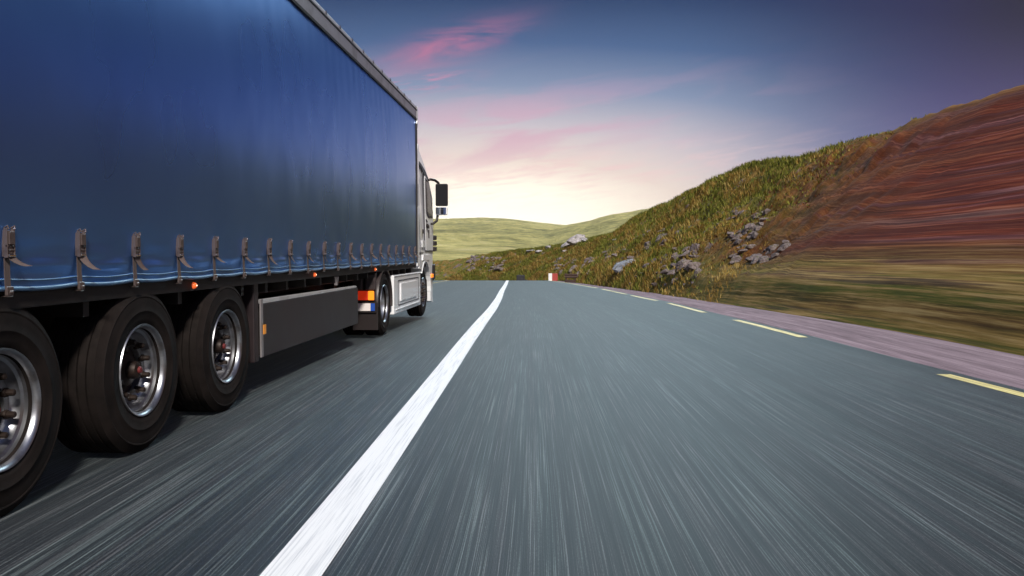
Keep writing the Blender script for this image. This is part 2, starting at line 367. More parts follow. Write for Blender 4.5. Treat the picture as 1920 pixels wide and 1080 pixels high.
ribbon('left_edge_line', lambda v: Lx(v)+.25, lambda v: Lx(v)+.40, .004, M['yellow_paint'], 2)

# ---------------------------------------------------------------- ground sheet, verge and left side
gx = np.concatenate([np.linspace(-420, -30, 40), np.linspace(-29, 12, 56), np.linspace(14, 300, 40)])
gy = np.concatenate([np.linspace(-420, -20, 40), np.linspace(-18, 150, 90), np.linspace(155, 300, 30)])
XX, YY = np.meshgrid(gx, gy)
def near_ground(X, Y):
    sL = (Lx(Y) - 1.6) - X; g = G(Y)
    onroad = (sL < 0) & (X < Bx(Y)+.3)
    left = .35*sstep(.2, 3, sL) + 1.1*sstep(2.5, 9, sL)*sstep(20, 55, Y)*(1-sstep(75, 110, Y)) + .02*np.clip(sL, 0, 200)
    z_ = np.where(sL > 0, g - .02 + left + .35*fb(X, Y, .12, 3)*sstep(1, 10, sL), g - .06)
    s = X - Bx(Y)
    z_ = np.where(s > .2, g - .06 - sstep(.2, 1.5, s)*.5, z_)
    return z_
ZZ = near_ground(XX, YY)
me = grid_mesh('ground', np.stack([XX, YY, ZZ], -1)); tag(link('ground', me, M['turf']), kind='structure')

# ---------------------------------------------------------------- cut bank on the right ("hillside")
sv = np.concatenate([np.arange(0, 9, .16), np.arange(9, 14, .5), np.arange(14, 90, 4.0)])
tv = np.concatenate([np.arange(-40, 6, .6), np.arange(6, 70, .2), np.arange(70, 132, .35), np.arange(132, 195, 3)])
SS, TT = np.meshgrid(sv, tv)
n_big = fb(SS, TT*.7, .22, 3, 3.1); n_mid = fb(SS, TT*.8, .8, 4, 9.3); n_fin = fb(SS, TT, 2.6, 3, 5.5)
near_f = 1 - sstep(18, 34, TT)
n_str = fb(SS, TT*.08, 1.5, 4, 12.0)
amp = sstep(.1, 1.6, SS)*(1-.55*sstep(5.8, 7.2, SS))
slab = np.abs(n_mid)
BZ = bank_z(SS, TT) + amp*(.30*n_big*(1-.95*near_f) + (1-near_f)*(.42*slab + .15*n_fin) + near_f*(.07*n_str)) + (1-near_f)*.05*n_fin*sstep(0, .3, SS)
BZ -= .06*(SS < .05)
BX = Bx(TT) + SS + .10*n_mid*(SS < 1) * (1-near_f*.7)
me = grid_mesh('hillside', np.stack([BX, TT, BZ], -1), np.stack([SS, TT], -1)); hillside = tag(link('hillside', me, M['bank']), kind='structure')
from mathutils.bvhtree import BVHTree
def bvh_of(o):
    me_ = o.data; return BVHTree.FromPolygons([v.co[:] for v in me_.vertices], [p_.vertices[:] for p_ in me_.polygons])
BV = bvh_of(hillside)
def drop(x_, y_):
    h = BV.ray_cast(Vector((x_, y_, 60)), Vector((0, 0, -1))); return (h[0], h[1]) if h[0] is not None else (None, None)

# ---------------------------------------------------------------- far hills
az_ = np.radians(np.concatenate([np.linspace(-180, -24, 60, endpoint=False), np.linspace(-24, 24, 200), np.linspace(24, 180, 60)[1:]]))
rr = np.concatenate([np.linspace(165, 700, 70), np.linspace(710, 1700, 110), np.linspace(1750, 2150, 10)])
AZ, RR = np.meshgrid(az_, rr)
XF, YF = RR*np.sin(AZ), RR*np.cos(AZ)
azd = np.degrees(AZ)
nn = fb(XF, YF, .0016, 4, 21.0); n2_ = fb(XF, YF, .008, 4, 4.0); n3_ = fb(XF, YF*.6, .03, 3, 14.0)
def tanE(a, pts): return np.interp(a, [p_[0] for p_ in pts], [p_[1] for p_ in pts])
pix = lambda u: math.degrees(math.atan((u-1042)/1540.))
eA = tanE(azd, [(-180, .03), (-60, .045), (-20, .05), (pix(815), 65/1540), (pix(870), 65/1540), (pix(950), 66/1540), (pix(1000), 59/1540), (pix(1040), 55/1540), (pix(1100), 50/1540), (12, .028), (40, .035), (180, .03)])
eB = tanE(azd, [(-180, .0), (-60, 0), (pix(880), 0.0), (pix(960), 16/1540), (pix(1000), 32/1540), (pix(1030), 46/1540), (pix(1060), 56/1540), (pix(1100), 65/1540), (pix(1150), 77/1540), (pix(1250), 92/1540), (pix(1330), 102/1540), (15, .08), (40, .06), (80, .02), (180, .0)])
def hill(e, r0, r1, pw): return np.where(RR < r1, e*r1*np.clip((RR-r0)/(r1-r0), 0, 1)**pw, e*r1 - (RR-r1)*.05)
base = -3.2 - 6*sstep(150, 260, RR)*0
ZF = base + np.maximum(hill(eA, 190, 1500, 1.15) * (1+.0*nn), hill(eB, 260, 1000, .95))
k = sstep(200, 700, RR)*(1-.75*np.exp(-((RR-1500)/120)**2))
ZF = ZF + 3.5 * sstep(1000, 1300, RR) + k*(5*nn + 4.5*n2_ + 1.4*n3_) + .6*n2_*sstep(165, 200, RR)
me = grid_mesh('hills', np.stack([XF, YF, ZF], -1)); tag(link('hills', me, M['hills']), kind='structure')

#@@TRUCKBEGIN
# ---------------------------------------------------------------- truck materials
XS = -2.69                                   # right-hand side plane of the truck
def tarp(nt, p):
    g_ = nt.n.new('ShaderNodeTexCoord').outputs['Object']
    a = nt.noise(nt.scale(g_, 1, .8, .6), .9, 3, .5); b = nt.noise(nt.scale(g_, 1, 9, .5), 1.0, 4, .6); c = nt.noise(g_, 60, 3, .6)
    nt.put(p.inputs['Base Color'], nt.mix(nt.sm(a, .3, .7), (.125, .30, .76, 1), (.145, .33, .80, 1)))
    nt.put(p.inputs['Roughness'], nt.math('ADD', .25, nt.math('MULTIPLY', a, .06)))
    nt.put(p.inputs['Normal'], nt.bump(nt.math('ADD', nt.math('MULTIPLY', a, .8), nt.math('ADD', nt.math('MULTIPLY', b, .10), nt.math('MULTIPLY', c, .008))), .12, .03))
M['tarp'] = material('blue_tarpaulin', rough=.4, spec=.75, metal=.90, build=tarp, Specular_Tint=(.9, .97, 1, 1))
M['hem'] = material('blue_hem', (.06, .14, .26), rough=.3, spec=.6)
def dirty(base, dirt, lo=.45, hi=.7, sc=2.5):
    def f(nt, p):
        g_ = nt.n.new('ShaderNodeTexCoord').outputs['Object']
        a = nt.noise(g_, sc, 6, .65); b = nt.noise(nt.scale(g_, 30, 30, 30), 1, 3, .6)
        nt.put(p.inputs['Base Color'], nt.mix(nt.math('MULTIPLY', nt.sm(a, lo, hi), .7), base, dirt))
        nt.put(p.inputs['Roughness'], nt.math('ADD', p.inputs['Roughness'].default_value-.05, nt.math('MULTIPLY', a, .18)))
        nt.put(p.inputs['Normal'], nt.bump(b, .05, .004))
    return f
M['alu'] = material('grey_aluminium', rough=.42, metal=.75, build=dirty((.42, .39, .40, 1), (.24, .21, .21, 1)))
M['bright_alu'] = material('bright_aluminium', rough=.35, metal=.6, build=dirty((.75, .75, .76, 1), (.5, .48, .48, 1)))
M['black_seal'] = material('black_rubber_seal', (.012, .008, .007), rough=.6)
M['chassis'] = material('dark_chassis_paint', rough=.55, build=dirty((.006, .003, .0025, 1), (.013, .008, .006, 1)))
M['skirt'] = material('charcoal_panel', rough=.42, build=dirty((.016, .010, .012, 1), (.028, .018, .019, 1), sc=1.2))
M['strap'] = material('grey_webbing', rough=.8, build=dirty((.085, .060, .055, 1), (.14, .105, .095, 1), sc=9))
M['buckle'] = material('buckle_steel', rough=.38, metal=.6, build=dirty((.17, .13, .12, 1), (.07, .05, .045, 1), sc=14))
M['chrome'] = material('chrome', (.78, .77, .77), rough=.14, metal=1)
def tyre_(nt, p):
    g_ = nt.n.new('ShaderNodeTexCoord').outputs['Object']
    a = nt.noise(g_, 5, 6, .7)
    nt.put(p.inputs['Base Color'], nt.ramp(a, [(.35, (.006, .0045, .004, 1)), (.65, (.015, .011, .010, 1))])); nt.put(p.inputs['Normal'], nt.bump(nt.noise(g_, 90, 3, .6), .12, .003))
M['tyre'] = material('tyre_rubber', rough=.8, spec=.15, build=tyre_)
M['rim'] = material('polished_rim', rough=.27, metal=.95, build=dirty((.40, .41, .44, 1), (.15, .13, .12, 1), .45, .7, 6))
M['hub'] = material('hub_iron', rough=.5, metal=.4, build=dirty((.018, .010, .008, 1), (.045, .027, .02, 1), sc=8))
M['nut'] = material('wheel_nut_iron', (.028, .018, .014), rough=.5, metal=.4)
M['red_cap'] = material('red_hub_cap', (.14, .02, .02), rough=.45)
M['white'] = material('white_cab_paint', rough=.28, spec=.6, build=dirty((.88, .89, .91, 1), (.76, .77, .80, 1), .5, .8, 1.5), Coat_Weight=.5)
M['seam'] = material('panel_gap', (.06, .06, .07), rough=.6)
M['plastic'] = material('black_plastic', rough=.45, build=dirty((.016, .011, .011, 1), (.03, .022, .02, 1)))
M['fender'] = material('fender_plastic', rough=.35, build=dirty((.035, .026, .027, 1), (.07, .055, .055, 1)))
M['glass'] = material('dark_window_glass', (.02, .02, .022), rough=.25, spec=.15)
M['mirror'] = material('mirror_glass', (.75, .75, .78), rough=.05, metal=1)
def lamp(name, c, e, strength):
    m = material(name, c, rough=.2, spec=.7); p = m.node_tree.nodes['Principled BSDF']
    p.inputs['Emission Color'].default_value = (*e, 1); p.inputs['Emission Strength'].default_value = strength; return m
M['lamp_red'] = lamp('lit_red_lens', (.3, .015, .01), (1, .05, .01), .22)
M['lamp_orange'] = lamp('lit_orange_lens', (.8, .22, .02), (1, .22, .01), .7)
M['lamp_marker'] = lamp('lit_marker_lens', (.7, .12, .02), (1, .16, .04), .35)
M['lamp_core'] = lamp('marker_bulb', (.9, .5, .3), (1, .6, .4), 2)
M['reflector'] = material('orange_reflector', (.85, .32, .03), rough=.3)
M['plate'] = material('plate_white', (.80, .74, .72), rough=.4)
M['plate_blue'] = material('plate_blue_band', (.02, .08, .40), rough=.4)

# ---------------------------------------------------------------- wheels
def wheel(parent, y_, zc, r, width, rimr, x_out, dish, name='wheel', front=False, nuts=True, capred=True, side=1):
    """side 1: outer face looks to +x.  The wheel is an Empty-free part: its hub mesh carries tyre, rim and nuts"""
    c = Vector((x_out, y_, zc)); s = side
    def P_(prof): return [(a, -s*b) for a, b in prof]          # b = distance inwards
    bm = bmesh.new()
    hubp = [(0, dish-.09), (.035, dish-.092), (.052, dish-.085), (.058, dish-.07), (.062, dish-.03), (.085, dish-.022), (.105, dish-.015), (.112, dish+.01), (.165, dish+.015), (.165, dish+.05), (0, dish+.05)]
    if front: hubp = [(0, .0), (.05, -.004), (.075, .006), (.085, .03), (.10, dish-.02), (.15, dish), (.15, dish+.05), (0, dish+.05)]
    lathe(bm, P_(hubp), (0, 0, 0), 32)
    W_ = finish(name, bm, M['hub'], parent, c, auto=35)
    # tyre
    bm = bmesh.new(); h = width
    side_ = [(rimr+.004, .020), (rimr+.02, .004), (rimr+.05, -.003), (rimr+.09, -.006), (rimr+.093, -.0085), (rimr+.10, -.0085), (rimr+.103, -.006), (r-.10, -.006), (r-.06, .000), (r-.057, -.002), (r-.05, -.002), (r-.046, .003), (r-.022, .014), (r-.008, .027)]
    tread = []
    xx = .03
    ng = 5; gw = .010; lw = (h-.06-ng*gw)/(ng+1)
    for k in range(ng+1):
        tread += [(r, xx+.001), (r, xx+lw-.001)]; xx += lw
        if k < ng: tread += [(r-.014, xx+.001), (r-.014, xx+gw-.001)]; xx += gw
    prof = side_ + tread + [(a, h-b) for a, b in side_[::-1]] + [(rimr-.02, h-.03), (rimr-.02, .03)]
    lathe(bm, P_(prof), (0, 0, 0), 72, closed=True)
    finish('tyre', bm, M['tyre'], W_, None if False else tuple(c), auto=40)
    # rim: lip, barrel, deep dish, disc with hand holes
    bm = bmesh.new()
    rp = [(rimr+.003, .018), (rimr+.012, .004), (rimr+.008, -.004), (rimr-.002, .000), (rimr-.010, .012), (rimr-.018, .03), (rimr-.022, dish*.55), (rimr-.038, dish*.62), (rimr-.045, dish*.95), (rimr-.066, dish+.012), (.212, dish-.012), (.200, dish-.022), (.165, dish-.020), (.158, dish+.01), (.158, dish+.03), (rimr-.04, dish+.03), (rimr-.015, dish+.02), (rimr-.010, .04), (rimr+.003, .03)]
    if front: rp = [(rimr+.003, .018), (rimr+.012, .004), (rimr+.006, -.004), (rimr-.004, .002), (rimr-.012, .014), (rimr-.03, .022), (.225, dish-.005), (.20, dish-.02), (.165, dish-.018), (.145, dish), (.145, dish+.03), (rimr-.03, dish+.03), (rimr-.01, .04), (rimr+.003, .03)]
    lathe(bm, P_(rp), (0, 0, 0), 72, closed=True)
    finish('rim', bm, M['rim'], W_, tuple(c), auto=50)
    if nuts:
        bm = bmesh.new(); lathe(bm, P_([(0, -.050), (.012, -.050), (.017, -.046), (.019, -.012), (.024, -.010), (.026, .0), (.026, .016), (0, .016)]), (0, 0, 0), 10)
        me_ = bpy.data.meshes.new('wheel_nut'); bmesh.ops.recalc_face_normals(bm, faces=bm.faces); bm.to_mesh(me_); bm.free(); me_.materials.append(M['nut'])
        for k_ in range(10):
            a = 2*pi*(k_+.5)/10; rr_ = .183
            o = bpy.data.objects.new('wheel_nut', me_); COL.objects.link(o); o.parent = W_
            o.location = (-s*(dish-.022), rr_*cos(a), rr_*sin(a))
    if capred:
        bm = bmesh.new(); lathe(bm, P_([(0, dish-.106 if not front else -.012), (.018, dish-.105 if not front else -.011), (.024, dish-.098 if not front else -.004), (.024, dish-.085 if not front else .01), (0, dish-.085 if not front else .01)]), (0, 0, 0), 20)
        finish('hub_cap', bm, M['red_cap'], W_, tuple(c), auto=40)
    # dark hand holes
    bm = bmesh.new()
    for k_ in range(10):
        a = 2*pi*k_/10; rr_ = rimr-.052
        ce = Vector((-s*(dish+.001), rr_*cos(a), rr_*sin(a)))
        vsn = [bm.verts.new(ce + Vector((-s*.004*0, .014*cos(t)*cos(a) - .026*sin(t)*sin(a), .014*cos(t)*sin(a) + .026*sin(t)*cos(a)))) for t in [2*pi*q/12 for q in range(12)]]
        bm.faces.new(vsn)
    bm.free()
    return W_

# ---------------------------------------------------------------- semi trailer
TR = empty('semi_trailer', (-3.965, 9.2, 0), 'long trailer with shiny blue curtain side and three axles, coupled behind the white cab', 'trailer')
Y0, Y1 = 2.45, 15.84
XL = -5.24
# cargo box behind the curtain (floor, far side, roof)
bm = bmesh.new(); box(bm, XL+.02, XS-.07, Y0+.02, Y1-.03, 1.16, 3.99); finish('cargo_body', bm, M['chassis'], TR)
bm = bmesh.new(); box(bm, XL+.03, XS-.03, Y0+.01, Y1-.02, 4.04, 4.095)
finish('roof', bm, M['bright_alu'], TR, bevel=.01)
# curtain with slack between the buckles
BK = [3.28 + .6035*k + .006 for k in range(21)]
BK = [4.486 + (15.45-4.486)/18*k for k in range(-2, 19)]
def curtain(side_x, sgn, name):
    yv = np.unique(np.concatenate([np.arange(Y0+.06, Y1-.06, .04), [Y1-.06]])); zv = np.concatenate([np.arange(1.115, 1.62, .022), np.arange(1.62, 3.90, .09)])
    Yg, Zg = np.meshgrid(yv, zv)
    sp = BK[1]-BK[0]; ph = ((Yg-BK[0]) / sp) % 1.0
    mid_ = np.sin(pi*ph)
    lowf = np.clip((1.62-Zg)/.5, 0, 1)**1.3
    k_ = np.floor((Yg-BK[0])/sp)
    rnd = np.array([noise.noise(Vector((v*3.7, 1.3, 0))) for v in k_.ravel()]).reshape(k_.shape)
    wob = fb(Yg, Zg*1.0, 1.6, 3, 2.2); wob2 = fb(Yg*1.0, Zg*2.6, 2.3, 3, 7.7)
    d = .012*mid_*lowf*(1+.9*rnd) + lowf*(.014*wob2)*np.clip(mid_*1.4, 0, 1) + .003*wob
    d += .066*np.sin(pi*np.clip((Zg-1.1)/2.8, 0, 1))*np.sqrt(np.clip((Y1-.06-Yg)/2.2, 0, 1))*np.clip((Yg-Y0)/1.0, 0, 1)          # the tarp bellies out a little
    d += .0012*np.sin(Yg*2*pi/.33 + 1.5*wob)*np.clip((Zg-3.1)/.7, 0, 1)
    # tight fold under each bay
    fold = np.exp(-((Zg-(1.235+.03*rnd+.02*wob))/.022)**2)*mid_*.012
    d += fold
    P = np.stack([side_x + sgn*(d-.010), Yg, Zg], -1)
    me_ = grid_mesh(name, P); return link(name, me_, M['tarp'], TR)
cur = curtain(XS, 1, 'curtain'); curtain(XL, -1, 'curtain')
# hem: a flattened welt that sags between the straps
def hem_line(yv, zoff):
    sp = BK[1]-BK[0]
    return [(XS + .004 + .006*sin(pi*(((v-BK[0])/sp) % 1)), v, 1.128 + zoff - .010*sin(pi*(((v-BK[0])/sp) % 1)) + .004*noise.noise(Vector((v*1.7, zoff*9, 0)))) for v in yv]
yv = list(np.arange(Y0+.06, Y1-.06, .06))
bm = bmesh.new(); tube(bm, hem_line(yv, 0), .013, 8); finish('hem', bm, M['hem'], cur, smooth=True)
bm = bmesh.new(); tube(bm, hem_line(yv, .042), .0055, 6); finish('hem', bm, M['hem'], cur, smooth=True)
# cant rail and its trims
bm = bmesh.new(); box(bm, XS-.06, XS+.008, Y0, Y1, 3.895, 4.045); finish('cant_rail', bm, M['alu'], TR, bevel=.006)
bm = bmesh.new(); box(bm, XS-.05, XS+.014, Y0, Y1, 3.862, 3.892); finish('rail_seal', bm, M['black_seal'], TR)
bm = bmesh.new(); box(bm, XS-.05, XS+.014, Y0, Y1, 4.048, 4.066); finish('rail_seal', bm, M['black_seal'], TR)
bm = bmesh.new(); box(bm, XS-.09, XS+.010, Y0, Y1, 4.069, 4.118); rail = finish('roof_edge', bm, M['bright_alu'], TR, bevel=.012, seg=3)
for v in np.arange(Y0+.3, Y1, .62):
    bm = bmesh.new(); prism(bm, [(v-.018, 4.084), (v+.018, 4.084), (v+.018, 4.104), (v, 4.134), (v-.018, 4.104)], XS+.0105, XS+.018); finish('rivet', bm, M['plastic'], rail, bevel=.003)
# front corner: sloped cap, pillar, headboard
bm = bmesh.new(); prism(bm, [(Y1-.02, 3.80), (Y1+.03, 3.70), (Y1+.10, 3.80), (Y1+.085, 4.07), (Y1+.03, 4.125), (Y1+.001, 4.125), (Y1+.001, 3.88)], XS-.12, XS+.016); finish('corner_cap', bm, M['bright_alu'], TR, bevel=.006)
bm = bmesh.new(); box(bm, XS-.08, XS+.012, Y1-.055, Y1+.018, 1.12, 3.80); finish('front_pillar', bm, M['black_seal'], TR, bevel=.01)
bm = bmesh.new()
box(bm, XL, XS-.082, Y1-.028, Y1+.07, 1.10, 4.09); finish('headboard', bm, M['bright_alu'], TR, bevel=.01)
bm = bmesh.new(); box(bm, XS-.07, XS+.006, Y1+.019, Y1+.075, 2.2, 3.69); finish('headboard_post', bm, M['skirt'], TR, bevel=.008)
# rear doors (out of view behind the camera's left shoulder)
for a, b in ((XL+.01, -3.97), (-3.96, XS-.01)):
    bm = bmesh.new(); box(bm, a, b, Y0-.05, Y0, 1.15, 4.07); d_ = finish('rear_door', bm, M['bright_alu'], TR, bevel=.01)
    bm = bmesh.new(); tube(bm, [((a+b)/2, Y0-.075, 1.1), ((a+b)/2, Y0-.075, 4.05)], .018); finish('lock_rod', bm, M['alu'], d_, smooth=True)
# side rave (edge of the floor) and chassis
bm = bmesh.new(); box(bm, XL+.01, XS-.012, Y0, Y1-.06, 1.02, 1.112); finish('side_rave', bm, M['chassis'], TR, bevel=.008)
for xx in (-3.45, -4.48):
    bm = bmesh.new(); box(bm, xx-.06, xx+.06, Y0+.1, 12.6, .70, .72); box(bm, xx-.06, xx+.06, Y0+.1, Y1-.1, 1.0, 1.019); box(bm, xx-.008, xx+.008, Y0+.1, 12.6, .72, 1.0)
    finish('chassis_beam', bm, M['chassis'], TR)
for v in np.arange(Y0+.4, Y1-.2, .6):
    bm = bmesh.new(); box(bm, XL+.05, XS-.05, v-.03, v+.03, .93, 1.018); finish('cross_member', bm, M['chassis'], TR)
bm = bmesh.new(); tube(bm, [(XS-.35, 7.5, .96), (XS-.35, 12.0, .96)], .022); tube(bm, [(XS-.30, 7.5, .90), (XS-.30, 12.0, .91)], .012); finish('air_pipe', bm, M['skirt'], TR, smooth=True)
# mudguards above the triaxle + air bags
for yw in (3.84, 5.226, 6.601):
    bm = bmesh.new(); tube(bm, [(-4.9, yw, .53), (-3.0, yw, .53)], .075, 12); finish('axle', bm, M['chassis'], TR, smooth=True)
    for xx in (-3.55, -4.38):
        bm = bmesh.new(); tube(bm, [(xx, yw+.35, .55), (xx, yw+.35, .92)], [.12, .14], 16); finish('air_spring', bm, M['tyre'], TR, smooth=True)
    for xx, sg in ((XS-.005, 1), (XL+.005, -1)):
        wheel(TR, yw, .535, .535, .385, .292, xx, .125, side=sg)
# side guard: flat panel with a light top lip, corner post behind it
bm = bmesh.new(); box(bm, XS-.055, XS-.030, 7.50, 11.17, .335, .825); gp = finish('side_guard', bm, M['skirt'], TR, bevel=.006)
bm = bmesh.new(); prism(bm, [(7.50, .83), (11.10, .83), (11.16, .842), (11.10, .857), (7.50, .872)], XS-.075, XS-.040); finish('top_lip', bm, M['bright_alu'], gp, bevel=.005)
bm = bmesh.new(); box(bm, XS-.045, XS-.0285, 7.44, 7.495, .335, .875); finish('end_strip', bm, M['alu'], gp, bevel=.003)
bm = bmesh.new(); box(bm, XS-.0285, XS-.022, 7.49, 7.555, .545, .635); finish('reflector', bm, M['reflector'], gp, bevel=.006)
bm = bmesh.new(); box(bm, XS-.16, XS-.05, 7.32, 7.435, .30, 1.10); finish('post', bm, M['skirt'], TR, bevel=.01)
bm = bmesh.new(); box(bm, -4.9, XS-.09, 7.58, 11.05, .34, .80); finish('pallet_box', bm, M['chassis'], TR, bevel=.01)
bm = bmesh.new(); box(bm, XL+.03, XL+.055, 7.50, 11.17, .335, .825); finish('side_guard', bm, M['skirt'], TR)
# landing legs
for xx in (-3.2, -4.7):
    bm = bmesh.new(); box(bm, xx-.07, xx+.07, 11.45, 11.6, .45, 1.0); box(bm, xx-.05, xx+.05, 11.47, 11.58, .28, .45); box(bm, xx-.13, xx+.13, 11.40, 11.65, .26, .28); finish('landing_leg', bm, M['chassis'], TR, bevel=.01)
# marker lamps
for v in (3.0, 5.99, 9.06, 12.15):
    bm = bmesh.new(); lathe(bm, [(0, .026), (.014, .024), (.022, .014), (.026, 0), (0, 0)], (XS-.011, v, 1.060), 18)
    l_ = finish('marker_lamp', bm, M['lamp_marker'], TR, auto=50)
    bm = bmesh.new(); lathe(bm, [(0, .030), (.005, .029), (.006, .02), (0, .02)], (XS-.011, v, 1.060), 10); finish('bulb', bm, M['lamp_core'], l_, smooth=True)
bm = bmesh.new(); prism(bm, [(10.05, 1.01), (10.19, 1.01), (10.14, .90), (10.10, .90)], XS-.07, XS-.03); finish('hook', bm, M['alu'], TR, bevel=.006)
# curtain buckles with straps
def strip(bm, pts, w, th=.003):
    """ribbon of width w (along y) following (x,y,z) points"""
    a = [];
    for px_, py_, pz_ in pts:
        a.append([bm.verts.new((px_+dx, py_+dy, pz_)) for dx, dy in ((0, -w/2), (0, w/2), (th, w/2), (th, -w/2))])
    for A, B_ in zip(a, a[1:]):
        for i in range(4): j = (i+1) % 4; bm.faces.new((A[i], A[j], B_[j], B_[i]))
    bm.faces.new(a[0][::-1]); bm.faces.new(a[-1])
def make_buckle(y_):
    x_ = XS + .008
    bm = bmesh.new()
    box(bm, x_, x_+.010, y_-.030, y_+.030, 1.285, 1.415)                     # back plate
    for s in (-1, 1):
        box(bm, x_+.010, x_+.030, y_+s*.027-.003, y_+s*.027+.003, 1.280, 1.425)  # cheeks
        tube(bm, [(x_+.012, y_+s*.024, 1.425), (x_+.030, y_+s*.026, 1.436), (x_+.034, y_+s*.022, 1.418)], .005, 6)
    box(bm, x_+.012, x_+.036, y_-.021, y_+.021, 1.345, 1.408)                # lever
    box(bm, x_+.012, x_+.026, y_-.021, y_+.021, 1.300, 1.332)
    tube(bm, [(x_+.024, y_-.03, 1.338), (x_+.024, y_+.03, 1.338)], .006, 6); tube(bm, [(x_+.028, y_-.026, 1.318), (x_+.028, y_+.026, 1.318)], .003, 6)
    org = Vector((x_, y_, 1.30))
    def fin(name, bm, mat, par, o_, **k): bmesh.ops.translate(bm, verts=bm.verts, vec=-Vector(o_)); return finish(name, bm, mat, par, tuple(o_), **k)
    b_ = fin('buckle', bm, M['buckle'], TR, org, bevel=.002, seg=1)
    bm = bmesh.new(); box(bm, x_+.014, x_+.036, y_-.024, y_+.024, 1.284, 1.297); fin('clip', bm, M['chrome'], b_, org, bevel=.003)
    bm = bmesh.new(); strip(bm, [(x_+.003, y_, 1.29), (x_+.006, y_-.002, 1.20), (x_+.010, y_-.002, 1.13)], .042); fin('strap', bm, M['strap'], b_, org)
    bm = bmesh.new(); strip(bm, [(x_+.020, y_+.002, 1.288), (x_+.026, y_+.014, 1.262), (x_+.033, y_+.028, 1.244), (x_+.042, y_+.050, 1.226), (x_+.052, y_+.074, 1.214)], .050)
    fin('strap_tail', bm, M['strap'], b_, Vector((x_+.02, y_, 1.288)))
    bm = bmesh.new(); box(bm, x_+.006, x_+.020, y_-.026, y_+.026, 1.095, 1.140); box(bm, x_-.020, x_+.020, y_-.020, y_+.020, 1.088, 1.094); box(bm, x_+.0205, x_+.028, y_-.014, y_+.014, 1.105, 1.120); fin('hook', bm, M['buckle'], b_, org, bevel=.003, seg=1)
    return b_
b0 = make_buckle(BK[0])
kids = list(b0.children)
for i, v in enumerate(BK[1:]):
    dy = v-BK[0]; c = b0.copy(); COL.objects.link(c); c.parent = TR; c.location = b0.location + Vector((0, dy, random.uniform(-.006, .006)))
    for ch in kids:
        q = ch.copy(); COL.objects.link(q); q.parent = c
        if ch.name.startswith('strap_tail'): q.rotation_euler = (random.uniform(-.35, .25), random.uniform(-.25, .25), random.uniform(-.7, .15)); q.scale = (1, random.uniform(.75, 1.15), random.uniform(.8, 1.2))
        if ch.name == 'strap': q.rotation_euler = (random.uniform(-.04, .04), 0, 0)

# ---------------------------------------------------------------- tractor unit
TC = empty('truck_tractor', (-3.965, 16.0, 0), 'white truck cab with black door mirror, pulling the blue curtain-sided trailer', 'truck')
arc = lambda cy_, cz_, r_, a0, a1, n=14: [(cy_+r_*cos(R(a0+(a1-a0)*i/n)), cz_+r_*sin(R(a0+(a1-a0)*i/n))) for i in range(n+1)]
CX, CZ, CR = 17.02, .50, .63
prof = [(16.22, 1.0)] + [(16.46, .98)] + arc(CX, CZ, CR, 140, 0) + [(17.68, .27), (18.15, .22), (18.38, .34), (18.46, .62), (18.47, 1.1), (18.42, 1.55), (18.30, 2.05), (18.10, 2.50), (17.80, 2.86), (17.45, 3.12), (17.0, 3.36), (16.62, 3.50), (16.30, 3.53), (16.22, 3.46)]
bm = bmesh.new(); 
# five slices so that the cab narrows in plan towards roof and nose
def cab_ring(inset_front, inset_top, xx, sgn):
    out = []
    for yy, zz in prof: out.append((xx, yy, zz))
    return out
lay = [(XL+.02, 0), (XS-.02, 0)]
ringsv = []
def cabx(sgn, yy, zz, t):
    """half width shrinks above the waist and in front of the door"""
    hw = 1.255 - .10*max(0, (zz-2.3)/1.2)**1.5 - (.0 if yy < 18.0 else .09*((yy-18.0)/.47)**2)
    return -3.965 + sgn*hw*t
for t in (-1, -.96, .96, 1):
    ins = 0 if abs(t) < .99 else .035
    cyc, czc = 17.3, 1.9
    ring = []
    for yy, zz in prof:
        sy, sz = (1, 1)
        y2 = yy + (ins if yy < 17.0 else -ins)*(1 if zz > 1.2 or yy > 17.9 else 0); z2 = zz - (ins if zz > 2.6 else 0)
        ring.append(bm.verts.new((cabx(1, yy, zz, t), y2, z2)))
    ringsv.append(ring)
for A, B_ in zip(ringsv, ringsv[1:]):
    for i in range(len(A)): j = (i+1) % len(A); bm.faces.new((A[i], A[j], B_[j], B_[i]))
bm.faces.new(ringsv[0]); bm.faces.new(ringsv[-1][::-1])
cabo = finish('cab', bm, M['white'], TC, auto=28)
def cab_sheet(name, pts, off, mat, thick=.004, parent=TC, bev=0):
    """thin panel following the cab side, pts in (y,z)"""
    b_ = bmesh.new(); f_ = lambda q, o_: (cabx(1, q[0], q[1], 1)+o_, q[0], q[1])
    A = [b_.verts.new(f_(q, off-thick-.012)) for q in pts]; B2 = [b_.verts.new(f_(q, off)) for q in pts]
    b_.faces.new(A); b_.faces.new(B2[::-1])
    for i in range(len(A)): j = (i+1) % len(A); b_.faces.new((A[i], A[j], B2[j], B2[i]))
    return finish(name, b_, mat, parent, bevel=bev)
